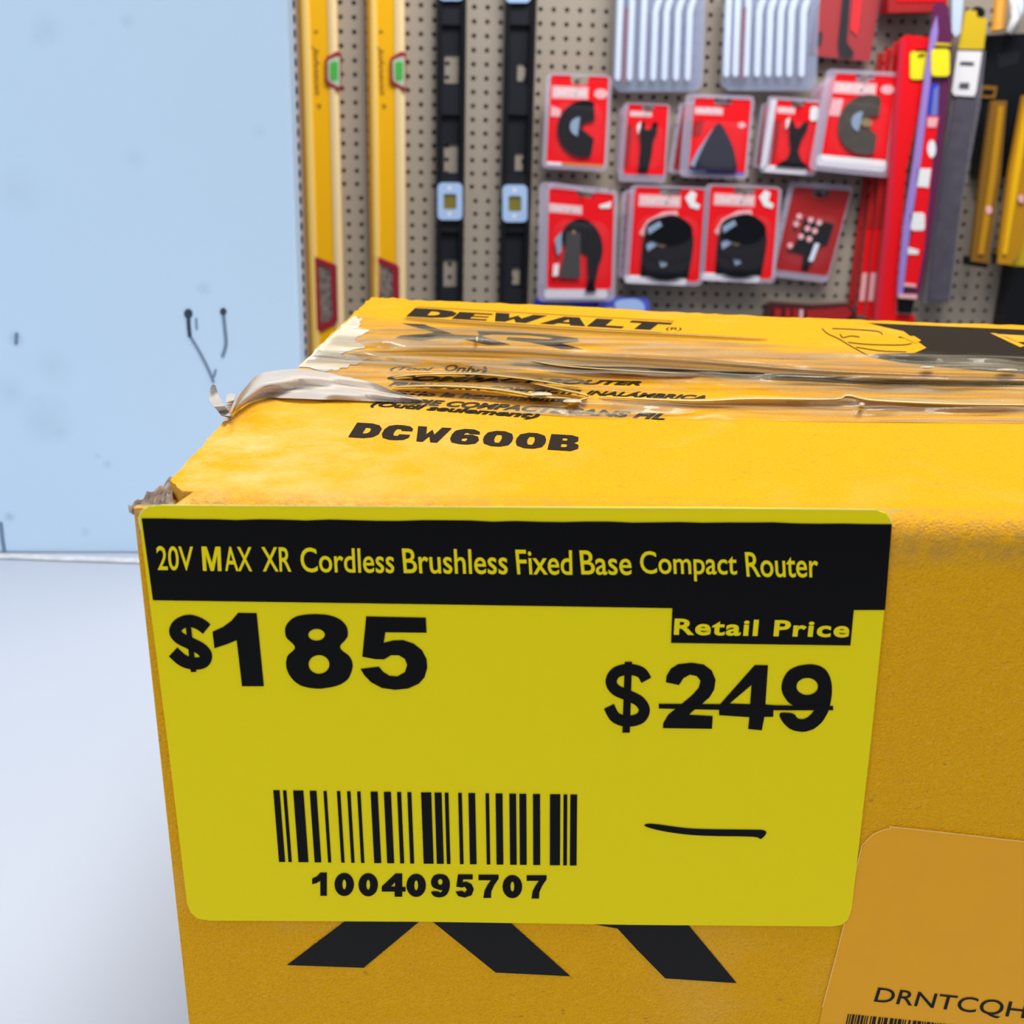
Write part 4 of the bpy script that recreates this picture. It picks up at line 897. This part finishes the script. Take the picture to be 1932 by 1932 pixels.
simple('saw_blade_pack', 'long saw blade pack with violet clear sleeve and red and white print', 'tool pack', [
    ('sleeve', [(1760, 12), (1774, 4), (1790, 12), (1796, 60), (1793, 150), (1772, 330), (1760, 430), (1735, 560), (1693, 558), (1704, 430), (1722, 300), (1742, 150), (1756, 60)], .10, .002, film('violet_film', (.13, .02, .09), .85, .2)),
    ('sleeve_edge', [(1757, 60), (1768, 30), (1770, 60), (1756, 150), (1738, 300), (1718, 430), (1703, 558), (1693, 558), (1704, 430), (1724, 300), (1744, 150)], .106, .004, 'purple'),
    ('blade', [(1756, 158), (1772, 158), (1770, 218), (1750, 218)], .104, .002, 'blue'),
    ('blade>blade_glint', [(1762, 170), (1771, 160), (1768, 218), (1757, 218)], .1045, .001, mat('steel_blue', (.16, .2, .5), .3)),
    ('red_print', [(1750, 218), (1772, 220), (1760, 300), (1743, 470), (1730, 545), (1706, 540), (1720, 440), (1735, 320)], .104, .002, 'red'),
    ('pale_print', [(1750, 222), (1770, 222), (1766, 240), (1750, 240)], .106, .001, 'pink'),
    ('pale_print', ell(1758, 281, 8, 17, 14), .106, .001, 'white'), ('pale_print', [(1732, 318), (1757, 318), (1752, 354), (1729, 352)], .106, .001, 'white'),
    ('pale_print', rrect(1718, 401, 1745, 435, 6, 3), .106, .001, 'white'), ('pale_print', [(1714, 466), (1734, 472), (1732, 480), (1710, 480)], .106, .001, 'white'), ('pale_print', [(1706, 534), (1728, 536), (1728, 542), (1704, 540)], .106, .001, 'pink'),
    ('end_clip', [(1697, 564), (1726, 566), (1720, 592), (1696, 590)], .100, .01, 'tool'), ('foot_band', [(1696, 555), (1731, 556), (1730, 564), (1696, 562)], .107, .003, 'pink'),
    ('price_tag', rrect(1757, 92, 1792, 144, 8, 4), .109, .001, 'yel'), ('price_tag>tag_header', [(1764, 86), (1794, 88), (1794, 92), (1763, 91)], .109, .001, 'black'),
    ('price_tag>gold_strip', [(1766, 80), (1793, 82), (1793, 87), (1765, 86)], .109, .001, 'gold')])
simple('saw_blade_sleeve', 'long grey toothed blade in a clear sleeve with golden top card and white label', 'tool pack', [
    ('sleeve', [(1800, 95), (1860, 95), (1850, 200), (1826, 330), (1812, 420), (1794, 572), (1742, 572), (1762, 420), (1776, 320), (1793, 200)], .05, .001, film('grey_film', (.2, .19, .24), .5, .3)),
    ('grey_blade', [(1803, 180), (1843, 181), (1820, 330), (1806, 430), (1790, 566), (1751, 566), (1765, 430), (1780, 320)], .054, .003, 'grey'),
    ('golden_card', [(1820, 30), (1824, 19), (1842, 20), (1844, 32), (1863, 35), (1856, 93), (1808, 92)], .058, .002, 'gold'),
    ('golden_card>black_hanger', ell(1845, 24, 14, 12, 16), .054, .002, 'blk'),
    ('white_label', [(1807, 96), (1853, 97), (1842, 172), (1838, 182), (1800, 180), (1796, 172)], .058, .001, 'white'),
    ('white_label>label_print', [(1812, 116), (1838, 117), (1837, 124), (1811, 123)], .059, .0005, 'grey'), ('white_label>label_print', [(1811, 156), (1829, 156), (1828, 168), (1809, 167)], .059, .0005, 'grey')])
# teeth rows on the grey blade
simple('clear_tube_pack', 'pale clear tube above the golden card at the top edge', 'tube', [('tube_wall', [(1797, -50), (1822, -50), (1812, 62), (1803, 70), (1796, 60)], .07, .012, mat('pale_blue_tube', (.55, .66, .85), .25))])
cordr = thing('coiled_cord', 'orange and white twisted cord hanging at the top right corner', 'cord', WALL.at(1890, 58, .06))
for i in range(9):
    x = 1888-i*.8; y = -10+i*8
    a = WALL.at(x-11, y+3, .07); b = WALL.at(x+11, y-4, .07); m_ = (a+b)/2+np.array([0, -.008, 0]); tube('orange_turn', [a, m_, b], .0052, M['cord'], cordr, 8)
tube('white_strand', [WALL.at(1906, -30, .06), WALL.at(1912, 10, .06), WALL.at(1916, 34, .06), WALL.at(1902, 62, .06)], .009, M['white'], cordr)
tube('white_strand', [WALL.at(1924, -30, .05), WALL.at(1926, 20, .05), WALL.at(1912, 56, .05)], .006, M['silver'], cordr)
# dark case and amber clamps at the right
simple('hanging_case', 'black case hanging behind the amber clamps at the right edge', 'case', [
    ('case', [(1862, 66), (2010, 60), (2000, 330), (1842, 336)], .035, .03, 'blk'), ('dull_patch', [(1880, 100), (1925, 96), (1920, 120), (1884, 130)], .036, .001, 'blkw')])
def clampb(label, pts, pts2, head, dot, m1, m2):
    simple('bar_clamp', label, 'clamp', [('bar', pts, .085, .012, m1), ('bar_ridge', pts2, .089, .005, m2), ('jaw', head, .080, .02, 'tool'), ('rivet', ell(dot[0], dot[1], 6, 8, 14), .0905, .002, 'pink')])
clampb('dark amber clamp hanging left of the brighter one at the right edge', [(1872, 190), (1900, 190), (1888, 330), (1864, 497), (1832, 493), (1852, 330)], [(1884, 200), (1894, 200), (1880, 330), (1856, 480), (1846, 480), (1868, 330)], [(1826, 484), (1866, 488), (1862, 506), (1824, 500)], (1866, 396), 'clampd', 'clamp')
clampb('bright amber clamp cut by the right edge of the view', [(1932, 180), (1962, 180), (1948, 330), (1928, 470), (1908, 500), (1882, 497), (1888, 450), (1904, 330)], [(1934, 200), (1944, 200), (1924, 330), (1900, 480), (1892, 480), (1912, 330)], [(1878, 478), (1890, 482), (1908, 500), (1880, 498)], (1927, 375), 'clamp', 'lev')
simple('latch_tag', 'small orange outlined latch on the black case above the clamps', 'latch', [('latch', [(1850, 160), (1882, 163), (1878, 186), (1846, 184)], .041, .004, 'clampd'), ('latch_slot', [(1856, 168), (1876, 170), (1873, 179), (1853, 178)], .042, .002, 'tool')])
simple('yellow_black_tool', 'black panel standing at the right end of the bare pegboard', 'panel', [('panel_face', [(1914, 502), (2050, 505), (2040, 700), (1880, 700)], .06, .05, 'blk'), ('amber_top', [(1910, 430), (2050, 430), (2050, 508), (1914, 503), (1896, 495)], .058, .03, 'gold')])
# low packs just above the carton
simple('blue_pack', 'royal blue clear pack showing under the tall red pack', 'tool pack', [('shell', spline([(1006, 640), (1006, 590), (1012, 565), (1030, 552), (1080, 556), (1125, 572), (1130, 640)], 4), .03, .01, 'blue'), ('inner_print', spline([(1020, 640), (1022, 585), (1050, 570), (1080, 575), (1110, 600), (1112, 640)], 4), .032, .002, 'skinb')])
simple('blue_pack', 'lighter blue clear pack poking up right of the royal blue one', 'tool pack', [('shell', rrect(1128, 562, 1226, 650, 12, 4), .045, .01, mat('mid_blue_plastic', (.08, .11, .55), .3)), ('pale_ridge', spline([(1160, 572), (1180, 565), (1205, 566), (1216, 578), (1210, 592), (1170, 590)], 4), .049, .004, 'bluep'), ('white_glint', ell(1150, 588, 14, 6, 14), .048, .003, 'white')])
simple('socket_set', 'dark red tool set lying low against the pegboard above the carton', 'tool set', [
    ('case', [(1450, 578), (1460, 572), (1540, 578), (1600, 574), (1616, 590), (1612, 660), (1446, 660)], .04, .03, mat('maroon_case', (.06, .008, .01), .4)),
    ('socket', [(1462, 582), (1474, 584), (1472, 612), (1460, 612)], .046, .006, 'dred'), ('socket', [(1482, 583), (1492, 584), (1490, 612), (1480, 612)], .046, .006, 'dred'), ('socket', [(1497, 584), (1505, 584), (1503, 612), (1495, 612)], .046, .006, 'dred'), ('socket', [(1509, 585), (1516, 585), (1514, 612), (1507, 612)], .046, .006, 'pink'),
    ('red_handle', [(1522, 586), (1560, 584), (1600, 580), (1608, 592), (1590, 608), (1522, 610)], .046, .006, 'dred')])
for o in COL.objects:
    if '_o' in o.keys(): del o['_o']
